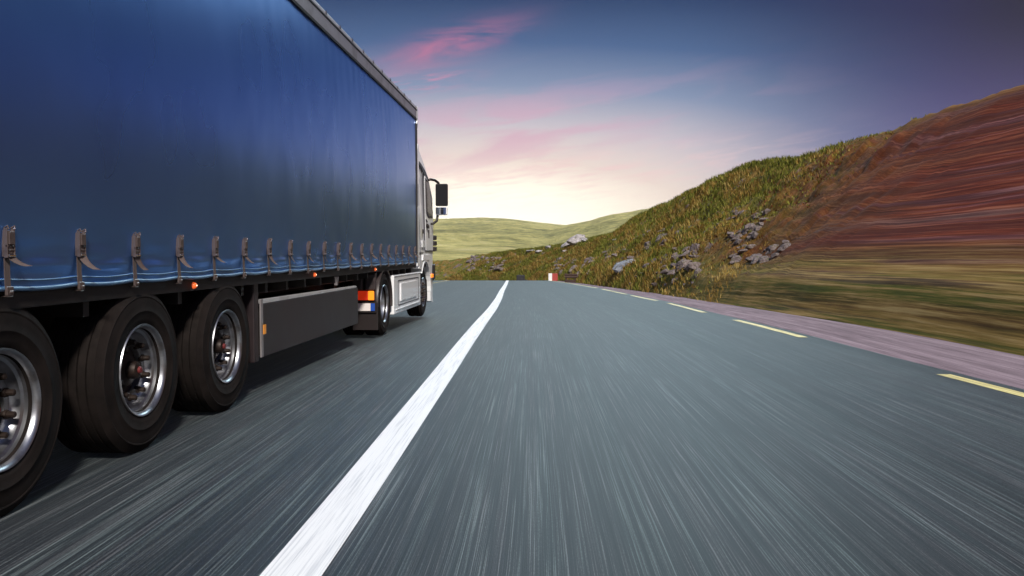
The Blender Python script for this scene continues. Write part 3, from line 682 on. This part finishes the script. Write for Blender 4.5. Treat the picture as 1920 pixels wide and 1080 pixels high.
# door: raised skin with gaps shown as dark strips round it
door = cab_sheet('door', [(17.02, 1.36), (17.98, 1.36), (18.06, 1.9), (17.98, 2.14), (17.90, 2.30), (17.56, 2.84), (17.14, 2.92), (17.02, 2.80)], .010, M['white'], bev=.006)
cab_sheet('door_gap', [(16.995, 1.335), (18.0, 1.335), (18.09, 1.9), (18.01, 2.18), (17.58, 2.87), (17.13, 2.95), (16.995, 2.81)], .004, M['seam'])
cab_sheet('window', [(17.20, 2.18), (17.45, 2.10), (17.92, 2.12), (17.95, 2.20), (17.56, 2.78), (17.22, 2.84)], .015, M['glass'], parent=door)
cab_sheet('window_frame', [(17.16, 2.14), (17.45, 2.05), (17.96, 2.07), (17.98, 2.20), (17.585, 2.82), (17.18, 2.88)], .0125, M['plastic'], parent=door)
cab_sheet('handle', [(17.08, 1.86), (17.26, 1.82), (17.26, 1.88), (17.08, 1.92)], .045, M['plastic'], thick=.03, parent=door, bev=.008)
cab_sheet('crease', [(17.05, 2.0), (17.25, 1.95), (17.25, 1.965), (17.05, 2.015)], .013, M['seam'], parent=door)
# visor slit and roof fairing seams
cab_sheet('roof_slot', [(16.52, 3.10), (16.75, 3.07), (17.15, 2.93), (17.62, 2.78), (17.60, 2.93), (17.2, 3.06), (16.8, 3.14), (16.52, 3.17)], .006, M['seam'])
cab_sheet('fairing_seam', [(16.95, 1.35), (16.965, 1.35), (16.965, 3.05), (16.95, 3.05)], .005, M['seam'])
cab_sheet('fairing_seam', [(16.42, 1.02), (16.435, 1.02), (16.435, 3.42), (16.42, 3.42)], .005, M['seam'])
cab_sheet('skirt_seam', [(16.24, 1.30), (18.40, 1.30), (18.40, 1.318), (16.24, 1.318)], .006, M['seam'])
cab_sheet('locker_lid', [(16.55, 1.42), (16.88, 1.42), (16.88, 1.56), (16.55, 1.56)], .010, M['white'], bev=.006)
cab_sheet('lower_step_panel', [(16.6, 1.155), (17.5, 1.155), (17.45, 1.27), (16.65, 1.27)], .012, M['white'], bev=.006)
cab_sheet('fuel_cap', [(16.62, 1.70), (16.74, 1.70), (16.74, 1.79), (16.62, 1.79)], .010, M['plastic'], bev=.008)
cab_sheet('lock', [(17.35, 1.62), (17.47, 1.62), (17.47, 1.80), (17.35, 1.80)], .014, M['plastic'], bev=.008)
# corner deflector with slats
for k_ in range(3):
    bm = bmesh.new(); zb = 1.34+.125*k_
    prism(bm, [(18.12, zb), (18.42, zb+.01), (18.42, zb+.105), (18.12, zb+.11)], -2.76, -2.672 - .004*(k_ != 1)); finish('corner_grille', bm, M['plastic'], TC, bevel=.018)
bm = bmesh.new(); prism(bm, [(18.16, .70), (18.34, .72), (18.34, 1.06), (18.16, 1.04)], -2.80, -2.700); finish('headlamp', bm, M['glass'], TC, bevel=.01)
bm = bmesh.new(); prism(bm, [(17.78, .77), (17.98, .77), (17.98, .85), (17.78, .85)], -2.75, -2.688); finish('indicator', bm, M['lamp_orange'], TC, bevel=.012)
# wheel well and fender lip of the steer axle
bm = bmesh.new(); box(bm, -5.1, -2.75, 16.42, 17.62, 1.02, 1.08); box(bm, -5.1, -2.78, 17.60, 17.66, .3, 1.05); finish('wheel_well', bm, M['plastic'], TC)
bm = bmesh.new()
o1, o2 = arc(CX, CZ, CR+.022, 142, -2), arc(CX, CZ, CR-.004, 142, -2)
ring = o1 + o2[::-1]; prism(bm, ring, XS-.10, XS-.012); finish('arch_trim', bm, M['white'], TC, bevel=.008)
# steer wheel, drive wheels
wheel(TC, 16.84, .50, .50, .30, .292, XS-.045, .05, front=True, capred=False); wheel(TC, 16.84, .50, .50, .30, .292, XL+.045, .05, front=True, capred=False, side=-1)
wheel(TC, 12.93, .50, .50, .29, .292, XS-.03, .17, capred=False, nuts=True); wheel(TC, 12.93, .50, .50, .29, .292, XS-.36, .1, nuts=False, capred=False)
wheel(TC, 12.93, .50, .50, .29, .292, XL+.03, .17, capred=False, nuts=True, side=-1); wheel(TC, 12.93, .50, .50, .29, .292, XL+.36, .1, nuts=False, capred=False, side=-1)
bm = bmesh.new(); tube(bm, [(-5.0, 12.93, .5), (-2.9, 12.93, .5)], .10, 12); tube(bm, [(-5.0, 16.84, .5), (-2.9, 16.84, .5)], .07, 12); finish('axles', bm, M['chassis'], TC, smooth=True)
for xx in (-3.5, -4.43):
    bm = bmesh.new(); box(bm, xx-.05, xx+.05, 12.0, 18.0, .68, .93); finish('frame_rail', bm, M['chassis'], TC)
bm = bmesh.new(); lathe(bm, [(0, 0), (.45, 0), (.45, .06), (0, .06)], (0, 0, 0), 24); bmesh.ops.rotate(bm, verts=bm.verts, cent=(0, 0, 0), matrix=Matrix.Rotation(-pi/2, 3, 'Y')); bmesh.ops.translate(bm, verts=bm.verts, vec=(-3.965, 13.3, .94)); finish('fifth_wheel', bm, M['chassis'], TC)
# drive axle mudguard: ribbed cover with a glossy outer arch
FY, FZ = 12.93, .50
def guard(x0, x1, r_, a0, a1, th, name, mat, par=TC, bev=.008):
    bm = bmesh.new(); prism(bm, arc(FY, FZ, r_+th, a0, a1, 26) + arc(FY, FZ, r_, a0, a1, 26)[::-1], x0, x1); return finish(name, bm, mat, par, bevel=bev, auto=40)
mg = guard(XS-.36, XS-.10, .545, 190, -8, .02, 'mudguard', M['fender'])
guard(XS-.098, XS-.012, .525, 182, -8, .05, 'arch', M['fender'], mg, .015)
for xx in (XS-.30, XS-.22, XS-.15):
    guard(xx-.012, xx+.012, .566, 188, 0, .018, 'rib', M['fender'], mg, .008)
guard(XL+.012, XL+.36, .545, 190, -8, .02, 'mudguard', M['fender'])
bm = bmesh.new(); box(bm, XS-.40, XS-.015, 12.345, 12.375, .13, .55); finish('mud_flap', bm, M['plastic'], TC, bevel=.005)
for dx in (-.30, -.10):
    bm = bmesh.new(); box(bm, XS+dx-.09, XS+dx+.075, 12.26, 12.34, .74, 1.0); finish('lamp_bracket', bm, M['fender'], TC, bevel=.03, seg=3)
# rear lamp cluster of the tractor and number plate
bm = bmesh.new(); box(bm, XS-.44, XS-.035, 12.30, 12.338, .575, .745); tl = finish('tail_lamp', bm, M['plastic'], TC, bevel=.012)
bm = bmesh.new(); box(bm, XS-.42, XS-.152, 12.278, 12.299, .59, .73); finish('red_lens', bm, M['lamp_red'], tl, bevel=.010)
bm = bmesh.new(); box(bm, XS-.148, XS-.055, 12.272, 12.299, .59, .73); finish('orange_lens', bm, M['lamp_orange'], tl, bevel=.014, seg=3)
bm = bmesh.new(); box(bm, XS-.50, XS-.115, 12.300, 12.312, .425, .540); pl = finish('number_plate', bm, M['plate'], TC, bevel=.004)
bm = bmesh.new(); box(bm, XS-.112, XS-.050, 12.300, 12.3125, .425, .540); finish('blue_band', bm, M['plate_blue'], pl, bevel=.003)
bm = bmesh.new(); box(bm, XS-.52, XS-.03, 12.314, 12.344, .40, .57); finish('plate_holder', bm, M['plastic'], TC)
# white side panel between the axles
def sidebox(x0, x1, y0, y1, z0, z1): 
    bm = bmesh.new(); box(bm, x0, x1, y0, y1, z0, z1); return bm
sp_ = finish('side_panel', sidebox(XS-.12, XS-.012, 13.60, 16.30, .27, .93), M['white'], TC, bevel=.02, seg=3)
bm = bmesh.new()
def frame(bm, y0, y1, z0, z1, w, x0, x1):
    box(bm, x0, x1, y0, y1, z0, z0+w); box(bm, x0, x1, y0, y1, z1-w, z1); box(bm, x0, x1, y0, y0+w, z0+w, z1-w); box(bm, x0, x1, y1-w, y1, z0+w, z1-w)
frame(bm, 13.95, 16.05, .40, .84, .018, XS-.0115, XS-.006); finish('panel_seam', bm, M['seam'], sp_)
bm = bmesh.new(); box(bm, XS-.0115, XS+.006, 14.15, 15.75, .47, .78); finish('hatch', bm, M['white'], sp_, bevel=.010)
bm = bmesh.new(); box(bm, XS-.0115, XS+.010, 13.75, 16.15, .335, .352); finish('lower_rail', bm, M['bright_alu'], sp_, bevel=.004)
bm = bmesh.new(); box(bm, XS-.0115, XS-.004, 13.62, 16.28, .905, .918); finish('upper_rail', bm, M['bright_alu'], sp_, bevel=.003)
finish('side_panel', sidebox(XL+.012, XL+.12, 13.60, 16.30, .27, .93), M['white'], TC, bevel=.02)
bm = bmesh.new(); tube(bm, [(-3.1, 13.9, .6), (-3.1, 16.1, .6)], .3, 20); finish('fuel_tank', bm, M['alu'], TC, smooth=True)
# cab to trailer side deflector
bm = bmesh.new(); prism(bm, [(16.02, 1.05), (16.22, 1.05), (16.22, 3.45), (16.12, 3.45), (16.02, 3.2)], XS-.045, XS-.020); finish('side_deflector', bm, M['white'], TC, bevel=.006)
# mirrors
def mirror(sg):
    f_ = lambda q: (-3.965 + sg*(q[0]+3.965), q[1], q[2])
    bm = bmesh.new()
    vv = box(bm, -2.60, -2.335, 17.68, 17.80, 2.32, 2.80)
    for v in bm.verts:
        if sg < 0: v.co.x = -7.93 - v.co.x
    mm = finish('mirror', bm, M['plastic'], TC, bevel=.035, seg=3)
    bm = bmesh.new(); box(bm, -2.585, -2.35, 17.672, 17.679, 2.34, 2.78)
    for v in bm.verts:
        if sg < 0: v.co.x = -7.93 - v.co.x
    finish('mirror_glass', bm, M['glass'], mm, bevel=.003)
    bm = bmesh.new(); box(bm, -2.60, -2.345, 17.68, 17.79, 2.125, 2.305)
    for v in bm.verts:
        if sg < 0: v.co.x = -7.93 - v.co.x
    wm = finish('wide_angle_mirror', bm, M['white'], TC, bevel=.03, seg=3)
    bm = bmesh.new(); box(bm, -2.585, -2.365, 17.670, 17.679, 2.14, 2.29)
    for v in bm.verts:
        if sg < 0: v.co.x = -7.93 - v.co.x
    finish('mirror_glass', bm, M['mirror'], wm, bevel=.003)
    bm = bmesh.new(); tube(bm, [f_(q) for q in [(-2.74, 17.50, 2.86), (-2.68, 17.55, 2.88), (-2.60, 17.64, 2.87), (-2.54, 17.72, 2.82), (-2.52, 17.76, 2.75)]], .028, 10); finish('mirror_arm', bm, M['plastic'], TC, smooth=True)
    bm = bmesh.new(); tube(bm, [f_(q) for q in [(-2.74, 17.70, 1.93), (-2.66, 17.72, 1.94), (-2.58, 17.75, 2.0), (-2.56, 17.76, 2.14)]], .028, 10); finish('mirror_arm', bm, M['plastic'], TC, smooth=True)
mirror(1); mirror(-1)
# windscreen
bm = bmesh.new()
wp = [(18.315, 2.02), (18.12, 2.47), (17.82, 2.85)]
A = [bm.verts.new((xx, a+.006, b+.006)) for xx in (-2.86,) for a, b in wp]; B2 = [bm.verts.new((-5.07, a+.006, b+.006)) for a, b in wp]
for i in range(2): bm.faces.new((A[i], A[i+1], B2[i+1], B2[i]))
finish('windscreen', bm, M['glass'], TC)
# roof beacon / horn
bm = bmesh.new(); box(bm, -2.98, -2.93, 16.55, 16.66, 3.51, 3.55); vv = box(bm, -3.03, -2.88, 16.46, 16.74, 3.545, 3.61); finish('roof_lamp', bm, M['lamp_red'] if False else M['plastic'], TC, bevel=.02, seg=3)
bm = bmesh.new(); box(bm, XS-.22, XS-.12, 16.35, 16.62, 3.45, 3.575); finish('roof_marker', bm, M['white'], TC, bevel=.04, seg=3)

# ---------------------------------------------------------------- plants: materials
def leafmat(name, a, b, c, rough=.75):
    def f(nt, p):
        g_ = nt.n.new('ShaderNodeNewGeometry'); r_ = g_.outputs['Random Per Island']
        pos = nt.n.new('ShaderNodeTexCoord').outputs['Object']; n_ = nt.noise(pos, .5, 3, .6)
        v_ = nt.math('ADD', nt.math('MULTIPLY', r_, .6), nt.math('MULTIPLY', n_, .4))
        nt.put(p.inputs['Base Color'], nt.ramp(v_, [(.15, a), (.5, b), (.85, c)]))
    return material(name, rough=rough, spec=.15, build=f)
M['grass'] = leafmat('green_grass', (.06, .07, .011, 1), (.175, .185, .026, 1), (.34, .32, .07, 1))
M['dry_grass'] = leafmat('dry_ochre_grass', (.12, .06, .015, 1), (.32, .20, .04, 1), (.50, .38, .14, 1))
M['heather'] = leafmat('russet_heather', (.035, .005, .003, 1), (.12, .022, .010, 1), (.28, .09, .035, 1))
M['purple'] = leafmat('purple_heather', (.05, .02, .03, 1), (.14, .07, .09, 1), (.28, .17, .19, 1))
M['dark_leaf'] = leafmat('dark_russet_leaf', (.010, .003, .003, 1), (.028, .007, .006, 1), (.055, .014, .010, 1))
M['bark'] = material('dark_bark', (.022, .012, .010), rough=.9)

def blades(name, pts, mat, kind='stuff', hgt=(.12, .3), wid=.012, lean=(0, 0), spread=.07, nb=5, label=None, cat=None, group=None, far=0.012):
    """pts: list of base points (x,y,z); nb blades a tuft, every blade a bent strip"""
    P = np.array(pts, dtype=float); n = len(P)
    if n == 0: return
    P = np.repeat(P, nb, 0); N = len(P); rg = np.random
    P[:, :2] += rg.normal(0, spread, (N, 2)); P[:, 2] -= .03
    scl = 1 + far*np.clip(P[:, 1]-15, 0, 90)
    h = rg.uniform(hgt[0], hgt[1], N)*(.7+.3*scl)*(.3+.7*sstep(26, 44, P[:, 1])); w2 = wid*rg.uniform(.6, 1.3, N)*scl
    a = rg.uniform(0, 2*pi, N); wx, wy = np.cos(a)*w2, np.sin(a)*w2
    lx = (rg.normal(0, .30, N)+lean[0])*h; ly = (rg.normal(0, .30, N)+lean[1])*h
    V_ = np.zeros((N, 5, 3))
    V_[:, 0] = P + np.stack([-wx, -wy, 0*h], 1); V_[:, 1] = P + np.stack([wx, wy, 0*h], 1)
    V_[:, 2] = P + np.stack([-wx*.8+lx*.4, -wy*.8+ly*.4, h*.6], 1); V_[:, 3] = P + np.stack([wx*.8+lx*.4, wy*.8+ly*.4, h*.6], 1)
    V_[:, 4] = P + np.stack([lx, ly, h*(1-.25*np.minimum(1, (lx**2+ly**2)/(h*h+1e-6)))], 1)
    b_ = np.arange(N)*5
    loops = np.stack([b_, b_+1, b_+3, b_+2, b_+2, b_+3, b_+4], 1).reshape(-1)
    me_ = bpy.data.meshes.new(name); me_.vertices.add(N*5); me_.vertices.foreach_set('co', V_.reshape(-1).astype(np.float32))
    me_.loops.add(N*7); me_.loops.foreach_set('vertex_index', loops.astype(np.int32))
    ls = np.stack([np.arange(N)*7, np.arange(N)*7+4], 1).reshape(-1)
    me_.polygons.add(N*2); me_.polygons.foreach_set('loop_start', ls.astype(np.int32)); me_.update(calc_edges=True); me_.validate()
    o = link(name, me_, mat)
    if kind == 'stuff': tag(o, label, cat, kind='stuff')
    else: tag(o, label, cat, group)
    bpy.context.view_layer.update() if False else None
    return o
def patch(x_, y_, sc, seed): return noise.fractal(Vector((x_*sc, y_*sc*.6, seed)), 1.0, 2.0, 3)
G1, G2, G3, G4 = [], [], [], []
rg = random.Random(11)
for i in range(60000):
    t_ = 6 + 108*rg.random()**1.15; s_ = rg.uniform(.02, 9.2)
    near_ = 1-float(sstep(16, 42, t_)); x_ = float(Bx(t_)) + s_; 
    d_ = patch(s_, t_, .45, 3.3); e_ = patch(s_, t_*(.4 if t_ < 28 else 1), .55, 8.8)
    edge = s_ < .9+.5*e_ or s_ > 6.1 + .6*e_
    if t_ < 30: edge = s_ < .5 or s_ > 6.9+.6*e_
    if d_ < -.05 and not edge and rg.random() < .75: continue
    if t_ < 26 and rg.random() < .25: continue
    hx, hn = drop(x_, t_)
    if hx is None: continue
    q = tuple(hx); rr_ = rg.random()
    if not edge and near_ > .15 and s_ > 1.2 and rr_ < near_*1.1*(.75+.8*e_+.15): (G4 if e_ > .32 and rg.random() < .5 else G3).append(q)
    elif ((e_ > .02 or (t_ < 34 and s_ < 2.2)) and not (s_ > 6.6)) and rr_ < .75: G2.append(q)
    elif t_ < 36 and s_ < 3 and rr_ < .8: G2.append(q)
    elif e_ < -.15 and not edge and rr_ < .15: G3.append(q)
    else: G1.append(q)
for i in range(5000):                                   # far left verge beyond the truck
    t_ = rg.uniform(14, 110); x_ = float(Lx(t_))-1.9-8*rg.random()**1.4
    z_ = float(near_ground(np.array([[x_]]), np.array([[t_]]))[0, 0]) if i % 2 == 0 else None
    if z_ is not None: (G2 if rg.random() < .6 else G1).append((x_, t_, z_))
# beyond 30 m the tufts stand up; the near bank is combed flat along the road by the wind
def both(name, pts, mat, hgt, lean, lab, cat, wid=.012, flat=(.05, .13)):
    A_ = [q for q in pts if q[1] > 27 + 14*rg.random()]; sA = set(A_); B_ = [q for q in pts if q not in sA]
    a_ = blades(name, A_, mat, hgt=hgt, lean=lean, wid=wid, label=lab, cat=cat) if A_ else None
    b_ = blades(name, B_, mat, hgt=flat, lean=(-.2, -6.5), wid=.007, nb=7, label=lab, cat=cat) if False else None
    if a_ is not None and b_ is not None:
        bm = bmesh.new(); bm.from_mesh(a_.data); bm.from_mesh(b_.data); bm.to_mesh(a_.data); bm.free(); bpy.data.objects.remove(b_)
both('grass', G1, M['grass'], (.12, .30), (-.15, -.35), 'short green grass growing over the roadside bank', 'grass')
both('dry_grass', G2, M['dry_grass'], (.14, .34), (-.15, -.4), 'dry ochre grass between the rocks of the bank', 'dry grass')
both('heather', G3, M['heather'], (.10, .26), (-.1, -.7), 'dark russet heather covering the near bank', 'heather')
both('pale_heather', G4, M['purple'], (.08, .2), (-.1, -.7), 'dusty mauve heather on the near bank', 'heather')

# ---------------------------------------------------------------- placing on the bank
CAM0 = Vector((0, 0, 1.3)); fF, fR = Vector((-sin(R(3.05))*cos(R(2.42)), cos(R(3.05))*cos(R(2.42)), -sin(R(2.42)))), Vector((cos(R(3.05)), sin(R(3.05)), 0)); fU = fR.cross(fF)
def on_bank(u_, v_):
    """where the sight line of a measured image point meets the bank"""
    d_ = (fF + fR*(u_-960)/1540 - fU*(v_-540)/1540).normalized(); h = BV.ray_cast(CAM0, d_)
    return h[0], h[1]
def rock_mesh(seed, flat, ang, sub=3):
    bm = bmesh.new(); bmesh.ops.create_icosphere(bm, subdivisions=sub, radius=1)
    rr_ = random.Random(seed); pl = [(Vector((rr_.gauss(0, 1), rr_.gauss(0, 1), rr_.gauss(0, .8))).normalized(), rr_.uniform(.45, .85)) for _ in range(9)]
    for v in bm.verts:
        for n_, d_ in pl:
            k_ = v.co.dot(n_) - d_
            if k_ > 0: v.co -= n_*k_*ang
        v.co *= 1 + .12*noise.fractal(v.co*2.1 + Vector((seed*3.1, 0, 0)), .8, 2, 4)
        v.co.z *= flat; v.co.x *= 1.0 + .3*rr_.random()*0
    me_ = bpy.data.meshes.new('rock'); bm.to_mesh(me_); bm.free()
    me_.polygons.foreach_set('use_smooth', [True]*len(me_.polygons)); me_.set_sharp_from_angle(angle=R(28)); return me_
variants = {}
for mk in ('rock', 'pale_rock', 'grey_rock'):
    variants[mk] = []
    for k_ in range(5):
        me_ = rock_mesh(k_+10*len(variants), [.5, .62, .42, .75, .55][k_], .95); me_.materials.append(M[mk]); variants[mk].append(me_)
def rock(name, mk, pos, size, label, group, k_=None, rot=None, sx=1.0, sink=.25):
    o = bpy.data.objects.new(name, variants[mk][rg.randrange(5) if k_ is None else k_]); COL.objects.link(o)
    o.location = pos - Vector((0, 0, size*sink*.4)); o.scale = (size*sx, size*rg.uniform(.8, 1.2), size*rg.uniform(.75, 1.1))
    o.rotation_euler = rot or (rg.uniform(-.35, .35), rg.uniform(-.1, .5)*-1, rg.uniform(-1.2, 1.2))
    tag(o, label, 'rock', group)
zones = [((878, 946), (480, 507), 48, (.25, .6), 'rock', 'dark brown rock in the far scree left of the marker board', 'rocks of the far scree'),
         ((1028, 1110), (484, 514), 40, (.2, .5), 'rock', 'brown rock in the scree above the rusty barrier', 'rocks above the barrier'),
         ((1130, 1192), (462, 486), 12, (.18, .36), 'rock', 'small brown rock upslope of the grey boulders', 'rocks upslope of the boulders'),
         ((1205, 1312), (428, 512), 62, (.14, .40), 'rock', 'brown rock scattered mid-bank right of the grey boulders', 'rocks at mid-bank'),
         ((1345, 1440), (396, 448), 30, (.10, .27), 'rock', 'flat brown slab in the high stony patch', 'slabs of the high stony patch'),
         ((1365, 1480), (452, 500), 24, (.12, .28), 'rock', 'small brown stone below the high stony patch', 'stones below the stony patch'),
         ((1180, 1300), (512, 535), 16, (.08, .18), 'rock', 'small stone at the foot of the bank', 'stones at the bank foot')]
for (u0, u1), (v0, v1), n_, (s0, s1), mk, lab, grp in zones:
    for i in range(n_):
        for _ in range(6):
            u_, v_ = rg.uniform(u0, u1), rg.uniform(v0, v1); p_, nr = on_bank(u_, v_)
            if p_ is not None and patch(p_.x, p_.y, .5, 1.1) > -.25: break
        if p_ is None: continue
        rock('rock', mk, p_, rg.uniform(s0, s1)*(.7+.6*rg.random()), lab, grp, sx=rg.uniform(1, 1.5))
def special(name, mk, u_, v_, size, label, k_=0, rot=(0, 0, 0), sx=1.3, sink=.2):
    p_, nr = on_bank(u_, v_)
    if p_ is None: p_, nr = on_bank(u_, v_+4)
    if p_ is not None: rock(name, mk, p_, size, label, None, k_, rot, sx, sink)
special('boulder', 'pale_rock', 997, 471, .75, 'pale rounded boulder on the far bank crest, left of its twin', 1, (0, .1, .3), 1.5)
special('boulder', 'pale_rock', 1012, 472, .55, 'smaller pale boulder on the far bank crest, right of its twin', 0, (0, .1, 1.3), 1.3)
special('boulder', 'pale_rock', 1031, 465, .5, 'lone pale boulder between the boulder twins and the outcrop', 3, (0, .2, .8), 1.3)
special('rock_outcrop', 'pale_rock', 1071, 459, .85, 'long pale mauve outcrop on the crest, its lower left block', 0, (.1, -.35, .1), 1.5, -.3)
special('rock_outcrop', 'pale_rock', 1084, 452, .95, 'highest middle block of the pale mauve crest outcrop', 3, (.1, -.3, .2), 1.5, -.6)
special('rock_outcrop', 'pale_rock', 1099, 449, .6, 'right end block of the pale mauve crest outcrop', 1, (.1, -.1, .9), 1.4, -.6)
special('boulder', 'grey_rock', 1163, 495, .48, 'narrow blue-grey boulder leaning on the larger smooth one', 2, (.3, -.5, .4), 1.2)
special('boulder', 'grey_rock', 1180, 496, .66, 'large smooth blue-grey boulder low on the bank', 1, (.25, -.35, .2), 1.6)
special('boulder', 'pale_rock', 1153, 450, .30, 'small pale boulder on green turf near the skyline', 1, (0, 0, .5), 1.3)
special('boulder', 'pale_rock', 1060, 472, .32, 'small pale stone on grass below the crest outcrop', 3, (0, 0, .5), 1.3)

# tall dry reeds at the foot of the bank
for (u_, v_, n_, lab) in ((1352, 528, 130, 'tall clump of dry straw-coloured reeds at the bank foot'), (1125, 527, 60, 'short rusty reed clump beside the barrier end')):
    p_, nr = on_bank(u_, v_)
    if p_ is not None:
        pts = []
        for i in range(n_):
            h_, _n = drop(p_.x + rg.gauss(0, .3), p_.y + rg.gauss(0, .7))
            if h_ is not None: pts.append(tuple(h_))
        blades('reeds', pts, M['dry_grass'], 'stuff', (.35, .75), .006, (0, -.1), .06, 4, lab, 'reeds')

# ---------------------------------------------------------------- things at the crest
def gz_(x_, y_):
    h_, n_ = drop(x_, y_); g_ = float(G(y_)) - .02
    return max(g_, h_.z) if h_ is not None and x_ > float(Bx(y_)) else g_
M['dark_concrete'] = material('tarred_concrete', rough=.85, build=dirty((.020, .020, .024, 1), (.05, .045, .045, 1), sc=3))
M['rusty'] = material('rusty_steel', rough=.8, build=dirty((.045, .025, .02, 1), (.10, .055, .035, 1), sc=4))
M['board_white'] = material('board_white', (.80, .80, .80), rough=.5); M['board_red'] = material('board_red', (.36, .05, .04), rough=.5)
zb = gz_(-3.85, 90)
bk_ = empty('concrete_block', (-3.85, 90, zb), 'black concrete block at the road edge by the crest', 'barrier')
bm = bmesh.new(); box(bm, -4.28, -3.40, 89.6, 90.3, zb, zb+.72)
finish('block', bm, M['dark_concrete'], bk_, bevel=.05)
bm = bmesh.new(); box(bm, -3.40, -1.9, 89.8, 90.1, zb, zb+.22); finish('kerb_foot', bm, M['dark_concrete'], bk_, bevel=.03)
yb = 76; xb = -.22; zb = float(G(yb))
mb = empty('marker_board', (xb, yb, zb), 'red and white marker board standing at the crest of the road', 'marker board')
bm = bmesh.new(); box(bm, xb-.45, xb-.12, yb-.03, yb+.03, zb, -.55); finish('white_panel', bm, M['board_white'], mb, bevel=.01)
bm = bmesh.new(); box(bm, xb-.117, xb+.40, yb-.03, yb+.03, zb, -.56); finish('red_panel', bm, M['board_red'], mb, bevel=.01)
bm = bmesh.new(); box(bm, xb+.1, xb+.16, yb+.031, yb+.09, zb-.2, -.50); finish('post', bm, M['rusty'], mb)
yb = 66; zb = float(G(yb))
cb = empty('crash_barrier', (1.2, yb, zb), 'short rusty brown barrier rail on posts, right of the marker board', 'barrier')
bm = bmesh.new(); prism(bm, [(yb-.06, -.68), (yb-.10, -.62), (yb-.05, -.55), (yb-.05, -.48), (yb-.10, -.41), (yb-.06, -.34), (yb-.03, -.34), (yb-.03, -.68)], .70, 1.72); finish('rail', bm, M['rusty'], cb)
for xx in (.85, 1.55):
    bm = bmesh.new(); box(bm, xx-.05, xx+.05, yb-.029, yb+.05, zb-.3, -.32); finish('post', bm, M['rusty'], cb)
bm = bmesh.new(); box(bm, .72, 1.7, yb-.05, yb-.03, zb, -.82); finish('low_rail', bm, M['rusty'], cb, bevel=.005)

# ---------------------------------------------------------------- hazy evening air
bm = bmesh.new(); box(bm, -2250, 2250, -2250, 2250, -190, 125)
hz = finish('haze', bm, None); tag(hz, kind='stuff')
hm = bpy.data.materials.new('haze_air'); hm.use_nodes = True; hn = hm.node_tree.nodes; hn.remove(hn['Principled BSDF'])
pv = hn.new('ShaderNodeVolumePrincipled'); pv.inputs['Color'].default_value = (.97, .95, .90, 1); pv.inputs['Density'].default_value = .00010; pv.inputs['Anisotropy'].default_value = .2
hm.node_tree.links.new(pv.outputs[0], hn['Material Output'].inputs['Volume']); hz.data.materials.append(hm)
